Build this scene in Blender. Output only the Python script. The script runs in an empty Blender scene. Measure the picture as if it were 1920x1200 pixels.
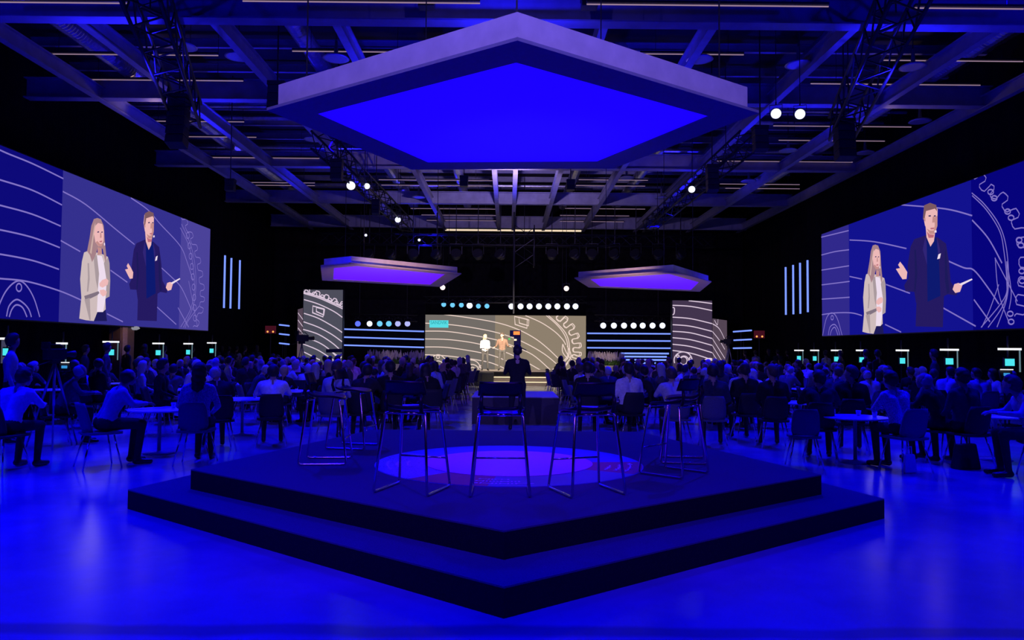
import bpy, bmesh, math, random
from mathutils import Vector, Matrix
import numpy as np
random.seed(7)
S = bpy.context.scene
C = S.collection
R = math.radians
# ------------------------------------------------------------------ camera
CAM_H = 1.68; F = 1418.0
YAW, PITCH, ROLL = 0.005, 0.0375, -0.0074
CP = Vector((0, 0, CAM_H))
_f = Vector((math.sin(YAW)*math.cos(PITCH), math.cos(YAW)*math.cos(PITCH), math.sin(PITCH)))
_r0 = Vector((math.cos(YAW), -math.sin(YAW), 0)); _u0 = _r0.cross(_f)
CR = _r0*math.cos(ROLL) - _u0*math.sin(ROLL); CU = _r0*math.sin(ROLL) + _u0*math.cos(ROLL)
cam = bpy.data.objects.new('camera', bpy.data.cameras.new('camera')); C.objects.link(cam)
cam.data.sensor_width = 36; cam.data.lens = F*36/1920; cam.data.clip_end = 200; cam.data.clip_start = .05
M = Matrix((CR, CU, -_f)).transposed().to_4x4(); M.translation = CP; cam.matrix_world = M
S.camera = cam
S.view_settings.view_transform = 'Standard'; S.view_settings.look = 'None'
S.view_settings.exposure = 0; S.view_settings.gamma = 1; S.view_settings.use_curve_mapping = False
w = bpy.data.worlds.new('hall_darkness'); S.world = w; w.use_nodes = True
w.node_tree.nodes['Background'].inputs[0].default_value = (0, 0, .002, 1); w.node_tree.nodes['Background'].inputs[1].default_value = 1

def ray(px, py): return (_f*F + CR*(px-960) + CU*(600-py))
def at_z(px, py, z): d = ray(px, py); return CP + d*((z-CAM_H)/d.z)
def at_Y(px, py, Y): d = ray(px, py); return CP + d*(Y/d.y)
def at_X(px, py, X): d = ray(px, py); return CP + d*(X/d.x)

# ------------------------------------------------------------------ lights of the hall, with added fill lamps
def spot(name, p, target, power, col, size=60, blend=.6, rad=.12):
    l = bpy.data.lights.new(name, 'SPOT'); l.energy = power; l.color = col; l.spot_size = R(size); l.spot_blend = blend; l.shadow_soft_size = rad
    o = bpy.data.objects.new(name, l); C.objects.link(o); o.location = p
    o.rotation_euler = (Vector(target)-Vector(p)).to_track_quat('-Z', 'Y').to_euler(); return o
BL = (.001, .0, 1)
for (x, y, tx, ty, p) in [(-6.5, 5, -6, 6, 2600), (6.5, 5, 6.5, 6, 1700), (-3.5, 1.5, -3, 3.5, 1900), (3.5, 1.5, 3, 3.5, 1400), (0, 1.5, 0, 2.2, 900),
                          (-8, 12, -7, 11, 2300), (8, 12, 7.3, 11, 2300), (-4.6, 14, -3.4, 9.5, 2000), (4.9, 14, 3.6, 9.5, 2000),
                          (-10, 8, -9, 8, 1300), (10, 8, 9, 8, 900)]:
    spot('blue_wash_light', (x, y, 7.4), (tx, ty, 0), p*1.75, BL, 78, 1)
for (x, y, p) in [(-8.5, 17, 1900), (-4.5, 18, 1700), (8.5, 17, 1700), (4.5, 18, 1700), (-8, 24, 1700), (-3.6, 24, 1500), (8, 24, 1700), (3.8, 24, 1500), (-6, 30, 1400), (6, 30, 1400)]:
    spot('blue_wash_light', (x, y+1.5, 7.2), (x, y-1, 0), p*2.6, BL, 85, 1)
for (x, y, p) in [(-7, 14, 150), (7, 14, 150), (-2.5, 17, 120), (2.5, 17, 120), (-8, 21, 160), (8, 21, 160), (-3, 24, 120), (4, 24, 120), (-7, 29, 160), (7, 29, 160), (0, 30, 90), (-4, 35, 130), (5, 35, 130), (0, 12.2, 160), (-9, 10.5, 90), (9, 10.5, 90)]:
    l = bpy.data.lights.new('ceiling_fill_uplight', 'SPOT'); l.energy = p*3.2; l.color = (.012, .008, 1); l.spot_size = R(150); l.spot_blend = 1; l.shadow_soft_size = .1
    o = bpy.data.objects.new('ceiling_fill_uplight', l); C.objects.link(o); o.location = (x, y, 6.2); o.rotation_euler = (R(180), 0, 0)  # fill lamps without fixtures, added to light the ceiling beams from below
# unseen spots added to stand in for warm and lavender spill overhead
for (x, y, z, tx, ty, tz, p, sz) in [(0, 30, 6.0, 0, 24, 8.6, 130, 120), (0, 25.5, 6.6, 0, 33, 8.6, 1500, 110), (-9.9, 21, 7.6, -9.9, 19.5, 8.9, 30, 100), (10.6, 21, 7.6, 10.9, 19.5, 8.9, 30, 100), (-9.9, 15.5, 7.6, -9.9, 14.5, 8.9, 24, 100), (10.6, 15.5, 7.6, 10.9, 14.5, 8.9, 24, 100)]:
    spot('ceiling_spill_fill', (x, y, z), (tx, ty, tz), p, (1, .62, .5) if p != 1500 else (.5, .36, 1), sz, 1)
# stage white light
for x in (-3.2, 3.2): spot('stage_front_light', (x, 27, 6.2), (-.6, 36.2, 1.9), 12000, (1, .86, .68), 16, .8)
for x in (-7, 7): spot('beam_fill_light', (x, 7.0, 5.6), (x*.75, 13, 7.8), 420, BL, 110, 1)  # unseen blue spots added to brighten the near cross beam's face
for x in (-2.6, 2.6): spot('stool_fill_light', (x, 1.2, 4.6), (x*.3, 7.2, .9), 300, (.2, .05, 1), 42, .8, .3)  # unseen spots added behind the camera for highlights on the chrome legs
spot('stage_apron_light', (.8, 30, 6.2), (.8, 32.6, 0), 1100, (1, .86, .7), 42, .6)
spot('stage_top_light', (0, 32.5, 6), (0, 35.5, .5), 1500, (1, .85, .66), 70, 1)
# light on the near canopy and the stools
for x in (-4.5, 4.5): spot('canopy_front_fill', (x, -1.0, 6.0), (x*.25, 7.4, 4.6), 3200, (.17, .12, 1), 34, .8)  # violet spots added out of frame to brighten the canopy side boards
spot('canopy_fabric_fill', (0, 8.3, .95), (0.3, 9.5, 4.2), 60, (.16, .14, 1), 58, 1)  # unseen lamp added over the platform to make the glow on the fabric
spot('canopy_lip_fill', (0, 6.8, .9), (0, 8.4, 4.2), 130, (.0, .0, 1), 130, 1)  # unseen up-light added to turn the lip's underside bluer
spot('disc_light', (.2, 10.5, 4.0), (.1, 8.6, .4), 190, (.25, .0, 1), 40, .5)

# ------------------------------------------------------------------ materials
MATS = {}
def mat(name, col=(.5, .5, .5), rough=.6, metal=0, noise=0, scale=20, emit=None, es=1, bump=0, spec=.5):
    if name in MATS: return MATS[name]
    m = bpy.data.materials.new(name); m.use_nodes = True; nt = m.node_tree; b = nt.nodes['Principled BSDF']
    b.inputs['Base Color'].default_value = (*col, 1); b.inputs['Roughness'].default_value = rough; b.inputs['Metallic'].default_value = metal
    b.inputs['Specular IOR Level'].default_value = spec
    if emit:
        b.inputs['Emission Color'].default_value = (*emit, 1); b.inputs['Emission Strength'].default_value = es
    if noise or bump:
        tc = nt.nodes.new('ShaderNodeTexCoord'); n = nt.nodes.new('ShaderNodeTexNoise'); n.inputs['Scale'].default_value = scale; n.inputs['Detail'].default_value = 5
        nt.links.new(tc.outputs['Object'], n.inputs['Vector'])
        if noise:
            r = nt.nodes.new('ShaderNodeValToRGB'); r.color_ramp.elements[0].position = .3; r.color_ramp.elements[1].position = .7
            r.color_ramp.elements[0].color = (*[c*(1-noise) for c in col], 1); r.color_ramp.elements[1].color = (*[min(1, c*(1+noise)) for c in col], 1)
            nt.links.new(n.outputs['Fac'], r.inputs['Fac']); nt.links.new(r.outputs['Color'], b.inputs['Base Color'])
        if bump:
            bp = nt.nodes.new('ShaderNodeBump'); bp.inputs['Strength'].default_value = bump; bp.inputs['Distance'].default_value = .01
            nt.links.new(n.outputs['Fac'], bp.inputs['Height']); nt.links.new(bp.outputs['Normal'], b.inputs['Normal'])
    MATS[name] = m; return m
def emis(name, col, s=1): return mat(name, (0, 0, 0), .6, emit=col, es=s, spec=0)
CHROME = mat('chrome', (.75, .75, .78), .18, 1)
BLACK = mat('black_paint', (.012, .012, .014), .5, noise=.3)
DRAPE = mat('black_drape', (.006, .006, .007), .95, noise=.4, scale=6, spec=.1)
CARPET = mat('dark_carpet', (.105, .105, .13), .95, noise=.25, scale=180, bump=.4, spec=.1)
RISER = mat('black_fascia', (.012, .012, .015), .9, noise=.2, scale=60, spec=.1)  # near-black colour carries the shade of the platform risers
STEEL = mat('painted_steel', (.30, .30, .33), .5, noise=.15, scale=3)
GALV = mat('galvanised_steel', (.5, .5, .52), .35, .8, noise=.2, scale=9)
PLY = mat('birch_plywood', (.58, .50, .44), .6, noise=.10, scale=5)
WHITE = mat('white_laminate', (.8, .8, .8), .35, noise=.03)
PAPER = mat('white_paper', (.8, .8, .78), .7, noise=.04)
UPH = mat('blue_grey_upholstery', (.13, .14, .17), .9, noise=.2, scale=90, bump=.3)
UPHD = mat('black_upholstery', (.015, .015, .018), .7, noise=.2, scale=90)
SEATW = mat('stool_shell', (.008, .008, .01), .35, noise=.1)
WOODB = mat('brown_wood', (.16, .085, .05), .5, noise=.25, scale=4)
TRUSS = mat('black_truss', (.006, .006, .007), .5, .0, noise=.2)
# floor: polished concrete with worn patches, joints and a wavy dark band
fm = bpy.data.materials.new('polished_concrete'); fm.use_nodes = True; nt = fm.node_tree; b = nt.nodes['Principled BSDF']
tc = nt.nodes.new('ShaderNodeTexCoord'); n1 = nt.nodes.new('ShaderNodeTexNoise'); n1.inputs['Scale'].default_value = .7; n1.inputs['Detail'].default_value = 8; n1.inputs['Roughness'].default_value = .6
nt.links.new(tc.outputs['Object'], n1.inputs['Vector'])
r1 = nt.nodes.new('ShaderNodeValToRGB'); r1.color_ramp.elements[0].position = .3; r1.color_ramp.elements[1].position = .72
r1.color_ramp.elements[0].color = (.27, .27, .28, 1); r1.color_ramp.elements[1].color = (.46, .46, .46, 1); nt.links.new(n1.outputs['Fac'], r1.inputs['Fac'])
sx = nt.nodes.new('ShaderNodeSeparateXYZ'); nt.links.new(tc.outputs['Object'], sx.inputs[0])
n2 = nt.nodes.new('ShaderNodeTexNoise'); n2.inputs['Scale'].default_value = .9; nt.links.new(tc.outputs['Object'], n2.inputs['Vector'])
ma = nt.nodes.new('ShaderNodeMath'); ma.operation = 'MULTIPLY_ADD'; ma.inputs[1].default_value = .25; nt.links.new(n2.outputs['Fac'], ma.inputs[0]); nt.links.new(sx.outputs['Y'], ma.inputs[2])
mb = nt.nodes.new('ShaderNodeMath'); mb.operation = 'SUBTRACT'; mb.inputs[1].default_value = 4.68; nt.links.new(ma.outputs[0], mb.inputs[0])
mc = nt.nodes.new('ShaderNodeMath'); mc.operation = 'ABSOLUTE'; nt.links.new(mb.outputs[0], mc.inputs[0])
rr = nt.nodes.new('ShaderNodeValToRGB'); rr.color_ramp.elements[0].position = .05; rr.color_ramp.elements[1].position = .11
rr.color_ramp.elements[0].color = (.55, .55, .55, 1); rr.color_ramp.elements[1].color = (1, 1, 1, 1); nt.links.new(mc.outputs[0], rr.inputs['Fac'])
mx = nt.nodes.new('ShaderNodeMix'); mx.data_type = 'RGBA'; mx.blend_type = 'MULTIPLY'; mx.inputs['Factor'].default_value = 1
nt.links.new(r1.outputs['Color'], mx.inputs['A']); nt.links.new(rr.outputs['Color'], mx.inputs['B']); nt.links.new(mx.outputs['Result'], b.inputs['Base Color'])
r2 = nt.nodes.new('ShaderNodeMapRange'); r2.inputs['To Min'].default_value = .1; r2.inputs['To Max'].default_value = .3; nt.links.new(n1.outputs['Fac'], r2.inputs['Value']); nt.links.new(r2.outputs['Result'], b.inputs['Roughness'])
b.inputs['Specular IOR Level'].default_value = .45
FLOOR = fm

# ------------------------------------------------------------------ mesh helpers
class MB:
    def __init__(s): s.v = []; s.f = []
    def add(s, vs, fs):
        k = len(s.v); s.v += [tuple(v) for v in vs]; s.f += [tuple(i+k for i in f) for f in fs]; return s
    def box(s, c, d, rz=0, m=None):
        x, y, z = [q/2 for q in d]; vs = [Vector((a*x, b*y, c_*z)) for a in (-1, 1) for b in (-1, 1) for c_ in (-1, 1)]
        rot = Matrix.Rotation(rz, 3, 'Z')
        vs = [(m @ v if m else rot @ v) + Vector(c) for v in vs]
        return s.add(vs, [(0, 1, 3, 2), (4, 6, 7, 5), (0, 4, 5, 1), (2, 3, 7, 6), (0, 2, 6, 4), (1, 5, 7, 3)])
    def tube(s, pts, r, n=8, cap=True):
        pts = [Vector(p) for p in pts]; rings = []
        rs = r if isinstance(r, (list, tuple)) else [r]*len(pts)
        prev = None
        for i, p in enumerate(pts):
            t = ((pts[min(i+1, len(pts)-1)]-pts[i]).normalized() + (pts[i]-pts[max(i-1, 0)]).normalized()).normalized()
            if prev is None: a = Vector((0, 0, 1)) if abs(t.z) < .9 else Vector((1, 0, 0)); u = t.cross(a).normalized()
            else: u = (prev - t*prev.dot(t)).normalized()
            prev = u; v = t.cross(u)
            rings.append([p + (u*math.cos(2*math.pi*j/n) + v*math.sin(2*math.pi*j/n))*rs[i] for j in range(n)])
        vs = [q for g in rings for q in g]; fs = []
        for i in range(len(pts)-1):
            for j in range(n): fs.append((i*n+j, i*n+(j+1) % n, (i+1)*n+(j+1) % n, (i+1)*n+j))
        if cap: fs += [tuple(range(n))[::-1], tuple((len(pts)-1)*n+j for j in range(n))]
        return s.add(vs, fs)
    def prism(s, pts, z0, z1):
        n = len(pts); vs = [(p[0], p[1], z0) for p in pts] + [(p[0], p[1], z1) for p in pts]
        return s.add(vs, [tuple(range(n))[::-1], tuple(range(n, 2*n))] + [(i, (i+1) % n, n+(i+1) % n, n+i) for i in range(n)])
    def lathe(s, prof, n=20, c=(0, 0, 0)):
        vs = []; fs = []
        for (r, z) in prof:
            for j in range(n): a = 2*math.pi*j/n; vs.append((c[0]+r*math.cos(a), c[1]+r*math.sin(a), c[2]+z))
        for i in range(len(prof)-1):
            for j in range(n): fs.append((i*n+j, i*n+(j+1) % n, (i+1)*n+(j+1) % n, (i+1)*n+j))
        fs += [tuple(range(n))[::-1], tuple((len(prof)-1)*n+j for j in range(n))]
        return s.add(vs, fs)
    def mesh(s, name, m, smooth=False):
        me = bpy.data.meshes.new(name); me.from_pydata(s.v, [], s.f); me.validate(); me.materials.append(m)
        bm = bmesh.new(); bm.from_mesh(me); bmesh.ops.recalc_face_normals(bm, faces=bm.faces); bm.to_mesh(me); bm.free()
        if smooth:
            for p in me.polygons: p.use_smooth = len(p.vertices) == 4
        return me
    def build(s, name, m, parent=None, smooth=False, bevel=0):
        o = bpy.data.objects.new(name, s.mesh(name, m, smooth)); C.objects.link(o); o.parent = parent
        if bevel: bv = o.modifiers.new('bevel', 'BEVEL'); bv.width = bevel; bv.segments = 2
        return o
def link(name, me, parent=None, loc=(0, 0, 0), rz=0):
    o = bpy.data.objects.new(name, me); C.objects.link(o); o.parent = parent; o.location = loc; o.rotation_euler = (0, 0, rz); return o
def tag(o, label=None, cat=None, group=None, kind=None):
    if label: o['label'] = label
    if cat: o['category'] = cat
    if group: o['group'] = group
    if kind: o['kind'] = kind
    return o
def empty(name, loc, rz, label, cat, group=None):
    o = bpy.data.objects.new(name, None); C.objects.link(o); o.location = loc; o.rotation_euler = (0, 0, rz); o.empty_display_size = .1
    return tag(o, label, cat, group)
CH = {}
def copy_tree(o, parent=None):
    c = o.copy(); C.objects.link(c); c.parent = parent
    for ch in KIDS.get(o.name, []): copy_tree(bpy.data.objects[ch], c)
    return c
KIDS = {}
def remember(root):
    for o in [root]+list(root.children_recursive): KIDS[o.name] = [k.name for k in o.children]
    return root
def struct(o): return tag(o, kind='structure')

# ------------------------------------------------------------------ hall shell
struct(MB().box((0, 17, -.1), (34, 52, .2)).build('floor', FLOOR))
struct(MB().box((0, 17, 9.9), (34, 52, .3)).build('ceiling', mat('dark_soffit', (.012, .012, .014), .9, noise=.3, scale=2)))
def drape_wall(name, x0, y0, x1, y1):
    L = math.hypot(x1-x0, y1-y0); n = int(L/.16); t = Vector((x1-x0, y1-y0, 0))/L; nn = Vector((-t.y, t.x, 0)); vs = []; fs = []
    for i in range(n+1):
        p = Vector((x0, y0, 0)) + t*(L*i/n) + nn*(.035*math.sin(i*1.9)+.02*math.sin(i*.7)); vs += [(p.x, p.y, 0), (p.x, p.y, 9.8)]
    k = len(vs)
    vs += [tuple(Vector(v)-nn*.25) for v in vs]
    for i in range(n): fs.append((2*i, 2*i+2, 2*i+3, 2*i+1)); fs.append((k+2*i, k+2*i+1, k+2*i+3, k+2*i+2))
    fs += [(0, 1, k+1, k), (2*n, k+2*n, k+2*n+1, 2*n+1)]
    struct(MB().add(vs, fs).build(name, DRAPE, smooth=True))
drape_wall('wall_right', 12.9, -8, 12.9, 41.5); drape_wall('wall_left', -12.9, 41.5, -12.9, -8)
drape_wall('wall_back', 12.9, 41.2, -12.9, 41.2)
struct(MB().box((0, -8.6, 4.9), (34, .3, 9.8)).build('wall_front', DRAPE))

# ------------------------------------------------------------------ platform
Z1, Z2 = .197, .400
def pent_px(a, b, c, z, db):
    l, f, r = at_z(*a, z), at_z(*b, z), at_z(*c, z)
    # finish the regular pentagon behind the three visible corners
    s = (l-f).length
    cx = (l.x+r.x)/2
    lb = Vector((cx - s*.5, l.y + s*.951, z)); rb = Vector((cx + s*.5, r.y + s*.951, z))
    return [f, r, rb, lb, l]
P1 = pent_px((240, 918), (945, 1100), (1658, 935), Z1, 0); P2 = pent_px((358, 880), (945, 995), (1540, 890), Z2, 0)
pl = empty('platform', (0, 8.5, 0), 0, 'low dark carpeted five-sided platform with two steps in the middle of the floor', 'platform')
def tier(pts, z0, z1, nm):
    q = [Vector(p)-Vector((0, 8.5, 0)) for p in pts]
    o = MB().prism(q, z0, z1-.012).build(nm+'_fascia', RISER, pl); tag(o, 'vertical fascia darkened by painted shade')
    o2 = MB().prism([p*1.0 for p in q], z1-.012, z1).build(nm+'_deck', CARPET, pl)
tier(P1, 0, Z1, 'lower_tier'); tier(P2, Z1, Z2, 'upper_tier')
# printed disc on the deck
dc = Vector((.02, 8.5, Z2))
dd = empty('floor_decal', dc, 0, 'large round printed floor decal with violet centre on the platform deck', 'floor decal')
def ringm(r0, r1, z, n=96, a0=0, a1=2*math.pi):
    vs = []; fs = []
    for i in range(n+1):
        a = a0+(a1-a0)*i/n; vs += [(r0*math.cos(a), r0*math.sin(a), z), (r1*math.cos(a), r1*math.sin(a), z)]
    for i in range(n): fs.append((2*i, 2*i+1, 2*i+3, 2*i+2))
    return MB().add(vs, fs)
MB().lathe([(1.48, .0), (1.48, .004)], 96).build('disc', mat('decal_blue', (.12, .14, .5), .7, noise=.1, scale=8), dd)
ringm(.93, 1.47, .0065, 40, R(228), R(262)).build('red_brown_segment', mat('decal_redbrown', (.4, .12, .16), .7), dd)
ringm(.93, 1.47, .0065, 40, R(-30), R(4)).build('red_brown_segment', mat('decal_redbrown'), dd)
ringm(.93, 1.47, .0065, 60, R(262), R(330)).build('teal_segment', mat('decal_teal', (.12, .35, .38), .7), dd)
ringm(.93, 1.47, .0065, 60, R(4), R(150)).build('blue_segment', mat('decal_lightblue', (.05, .1, .6), .7), dd)
ringm(.93, 1.47, .0065, 60, R(150), R(228)).build('pale_segment', mat('decal_pale', (.3, .3, .6), .7, noise=.5, scale=60), dd)
MB().lathe([(.93, .0), (.93, .011)], 96).build('centre', mat('decal_violet', (.75, .12, .7), .6, noise=.06, scale=30), dd)
def printmarks(ang, n, seed):
    rnd = random.Random(seed); m = MB()
    for row in range(3):
        for k in range(n-row*3):
            a = ang + (k-n/2)*.028; r = 1.34-row*.11; h = rnd.uniform(.03, .06)
            p = Vector((r*math.cos(a), r*math.sin(a), .009)); m.box(p, (.018, h, .002), a+math.pi/2*rnd.choice((0, 1)))
    return m
for a, s in ((R(-12), 1), (R(268), 2), (R(192), 3)):
    tag(printmarks(a, 16, s).build('print', mat('decal_print', (.75, .7, .85), .7), dd), 'small pale printed characters')

# ------------------------------------------------------------------ canopies
def canopy(name, pts, zs, box_in, box_h, inner, hole_z, mats, label, wires):
    """pts: outline in plan (list of Vector at lip height). Frame lip + upright box + lit fabric panel."""
    c = sum(pts, Vector())/len(pts); root = empty(name, (c.x, c.y, c.z), 0, label, 'canopy', 'five-sided hanging canopies')
    q = [p-c for p in pts]; n = len(q)
    def sc(k): return [p*k for p in q]
    def ringbody(o_, i_, z0, z1):
        vs = [p+Vector((0, 0, z0)) for p in o_]+[p+Vector((0, 0, z0)) for p in i_]+[p+Vector((0, 0, z1)) for p in o_]+[p+Vector((0, 0, z1)) for p in i_]
        fs = []
        for i in range(n):
            j = (i+1) % n; fs += [(i, j, n+j, n+i), (2*n+i, 3*n+i, 3*n+j, 2*n+j), (i, 2*n+i, 2*n+j, j), (n+i, n+j, 3*n+j, 3*n+i)]
        return MB().add(vs, fs)
    ringbody(q, sc(inner), 0, .03).build('lip', mats[0], root)
    ringbody(sc(box_in), sc(box_in-.02), .03, .03+box_h).build('side_board', mats[1], root)
    vs = [p*inner*1.01+Vector((0, 0, hole_z)) for p in q]+[p*inner*1.01+Vector((0, 0, hole_z+.02)) for p in q]
    MB().add(vs, [tuple(range(n)), tuple(range(n, 2*n))[::-1]]+[(i, n+i, n+(i+1) % n, (i+1) % n) for i in range(n)]).build('fabric_panel', mats[2], root)
    vs = [p*(box_in-.01)+Vector((0, 0, .03+box_h)) for p in q]; MB().add(vs, [tuple(range(n))]).build('top_board', BLACK, root)
    for (k, s) in wires:
        p = q[k]*s; MB().tube([p+Vector((0, 0, .03+box_h)), p+Vector((0, 0, 9.76-c.z))], .009, 6).build('wire', BLACK, root)
    return root
ZC = 4.22
cp = [at_z(x, y, ZC) for x, y in ((970, 76), (1423, 212), (1150, 316), (772, 318), (500, 207))]
def fabric(name, col, s):
    m = mat(name, (.12, .09, .7), .8, emit=col, es=s, noise=.04, scale=2); return m  # emission stands in for lamp light falling on the fabric
canopy('hanging_canopy', cp, 0, .957, .26, .81, .012, (mat('canopy_lip', (.22, .2, .22), .7, noise=.05), PLY, fabric('canopy_fabric', (.012, 0, 1), .8)),
       'large five-sided plywood canopy with blue-lit underside hanging above the platform', ((0, .85), (1, .85), (2, .85), (3, .85), (4, .85)))
LIPB = mat('canopy_lip_wood', (.5, .4, .33), .6, noise=.08, scale=5)
zc2 = 3.85
lp = [at_z(x, y, zc2) for x, y in ((655, 494), (865, 514), (826, 538), (604, 526), (601, 499))]
canopy('hanging_canopy', lp, 0, .95, .18, .80, .012, (LIPB, PLY, fabric('canopy_fabric_violet', (.16, 0, 1), .75)),
       'small plywood canopy with violet underside hanging left of the stage', ((0, .6), (1, .7), (3, .6)))
rp = [at_z(x, y, zc2) for x, y in ((1265, 509), (1334, 529), (1312, 547), (1104, 539), (1077, 522))]
canopy('hanging_canopy', rp, 0, .95, .18, .80, .012, (LIPB, PLY, fabric('canopy_fabric_violet2', (.12, 0, 1), .8)),
       'small plywood canopy with violet blue underside hanging right of the stage', ((0, .6), (1, .7), (4, .6)))
for p, tx, c in ((lp, -2.9, (.3, .3, 1)), (rp, 3.2, (.3, .35, 1))):
    cc = sum(p, Vector())/5
    spot('canopy_beam_light', (cc.x, 14.0, 6.6), (cc.x+.2, cc.y-2.2, 3.95), 500, c, 8, .9)
    spot('small_canopy_fill', (cc.x*.6, cc.y-5.5, 1.9), (cc.x, cc.y, 3.9), 1300, (.75, .46, .5), 50, 1)  # unseen warm lamp added to brighten the small canopy frames

# ------------------------------------------------------------------ drawing on screens
def on_plane(px, py, P0, N, off=0):
    d = ray(px, py); return CP + d*((P0-CP).dot(N)/d.dot(N)) + N*off
def ribbon(m, pts, P0, N, w, off, closed=False):
    P = [on_plane(x, y, P0, N, off) for x, y in pts]
    if closed: P.append(P[0])
    L = []; Rr = []
    for i, p in enumerate(P):
        a = P[max(i-1, 0)]; b_ = P[min(i+1, len(P)-1)]
        if closed and i in (0, len(P)-1): a, b_ = P[-2], P[1]
        t = (b_-a)
        if t.length < 1e-6: t = Vector((1, 0, 0))
        s = t.normalized().cross(N)*w/2; L.append(p+s); Rr.append(p-s)
    k = len(P); m.add(L+Rr, [(i, i+1, k+i+1, k+i) for i in range(k-1)])
def spline(pts, n=6):
    out = []
    for i in range(len(pts)-1):
        p0 = pts[max(i-1, 0)]; p1 = pts[i]; p2 = pts[i+1]; p3 = pts[min(i+2, len(pts)-1)]
        for j in range(n):
            t = j/n; out.append(tuple(.5*((2*p1[k]) + (-p0[k]+p2[k])*t + (2*p0[k]-5*p1[k]+4*p2[k]-p3[k])*t*t + (-p0[k]+3*p1[k]-3*p2[k]+p3[k])*t**3) for k in (0, 1)))
    out.append(pts[-1]); return out
def ell(cx, cy, rx, ry, a0=0, a1=360, n=24): return [(cx+rx*math.cos(R(a0+(a1-a0)*i/n)), cy-ry*math.sin(R(a0+(a1-a0)*i/n))) for i in range(n+1)]
def teeth(path, amp, n):
    p = spline(path, 20); out = []; L = len(p)-1
    for k in range(n*10+1):
        u = k/(n*10); f_ = u*L; i = min(int(f_), L-1); q = Vector(p[i]).lerp(Vector(p[i+1]), f_-i); t = (Vector(p[i+1])-Vector(p[i])).normalized(); nn = Vector((t.y, -t.x))
        ph = (k % 10)/10
        a = [0, -.02, .1, .7, .97, 1, 1, .75, .15, 0][k % 10]; b_ = [.3, .3, .42, .32, .22, .3, .4, .45, .25, .28][k % 10]
        out.append(tuple(q + nn*amp*a + t*amp*(b_-.3)))
    return out
def poly(m, pts, P0, N, off):
    P = [on_plane(x, y, P0, N, off) for x, y in pts]; m.add(P, [tuple(range(len(P)))])

LADY = [  # zoomed left screen coordinates
 ('trousers', [(520, 960), (590, 960), (600, 1026), (520, 1026)], 'd'),
 ('blazer', [(500, 628), (470, 640), (458, 690), (448, 790), (455, 895), (443, 1012), (480, 1021), (525, 1026), (545, 975), (575, 975), (592, 960), (590, 900), (612, 888), (616, 800), (612, 700), (604, 665), (575, 650), (540, 640)], 'j'),
 ('blouse', [(540, 655), (570, 660), (602, 760), (600, 850), (577, 975), (542, 975), (548, 850), (535, 740)], 'w'),
 ('sleeve_shadow', [(470, 885), (550, 858), (556, 868), (545, 880), (478, 912)], 's'),
 ('neck', [(545, 600), (566, 600), (570, 650), (545, 655)], 'o'),
 ('blazer_shade', [(580, 700), (604, 668), (612, 700), (616, 800), (612, 888), (590, 898), (596, 800)], 'g'), ('blazer_fold', [(488, 700), (496, 700), (500, 790), (492, 860), (484, 860), (490, 780)], 'g'), ('blazer_fold', [(470, 905), (500, 895), (505, 1020), (498, 1020)], 'g'), ('lapel', [(520, 660), (540, 655), (552, 760), (545, 850), (534, 800)], 'g'),
 ('hair', [(542, 446), (522, 452), (508, 490), (498, 560), (484, 632), (500, 655), (512, 694), (532, 655), (545, 610), (572, 620), (588, 700), (593, 664), (584, 580), (578, 490), (562, 453)], 'h'),
 ('hair_highlight', [(530, 470), (522, 500), (506, 600), (500, 640), (508, 650), (520, 560), (530, 490)], 'H'), ('face', [(545, 474), (530, 490), (522, 535), (530, 583), (548, 606), (564, 606), (576, 575), (578, 520), (569, 480)], 'f'),
 ('eye', [(540, 524), (549, 520), (551, 527), (541, 529)], 'd'), ('eye', [(562, 524), (571, 522), (571, 528), (563, 529)], 'd'),
 ('cheek_shade', [(530, 583), (548, 606), (564, 606), (572, 588), (555, 592), (540, 575)], 'o'), ('nose', [(556, 530), (561, 528), (564, 556), (554, 558)], 'o'), ('mouth', [(551, 576), (567, 573), (565, 582), (553, 583)], 'm'),
 ('hand', [(550, 815), (566, 795), (590, 786), (602, 798), (597, 822), (568, 838), (552, 830)], 'f'),
 ('hand', [(552, 852), (575, 848), (592, 860), (588, 880), (570, 888), (554, 872)], 'f'),
 ('headset', [(575, 588), (581, 585), (582, 600), (576, 601)], 'w')]
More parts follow.
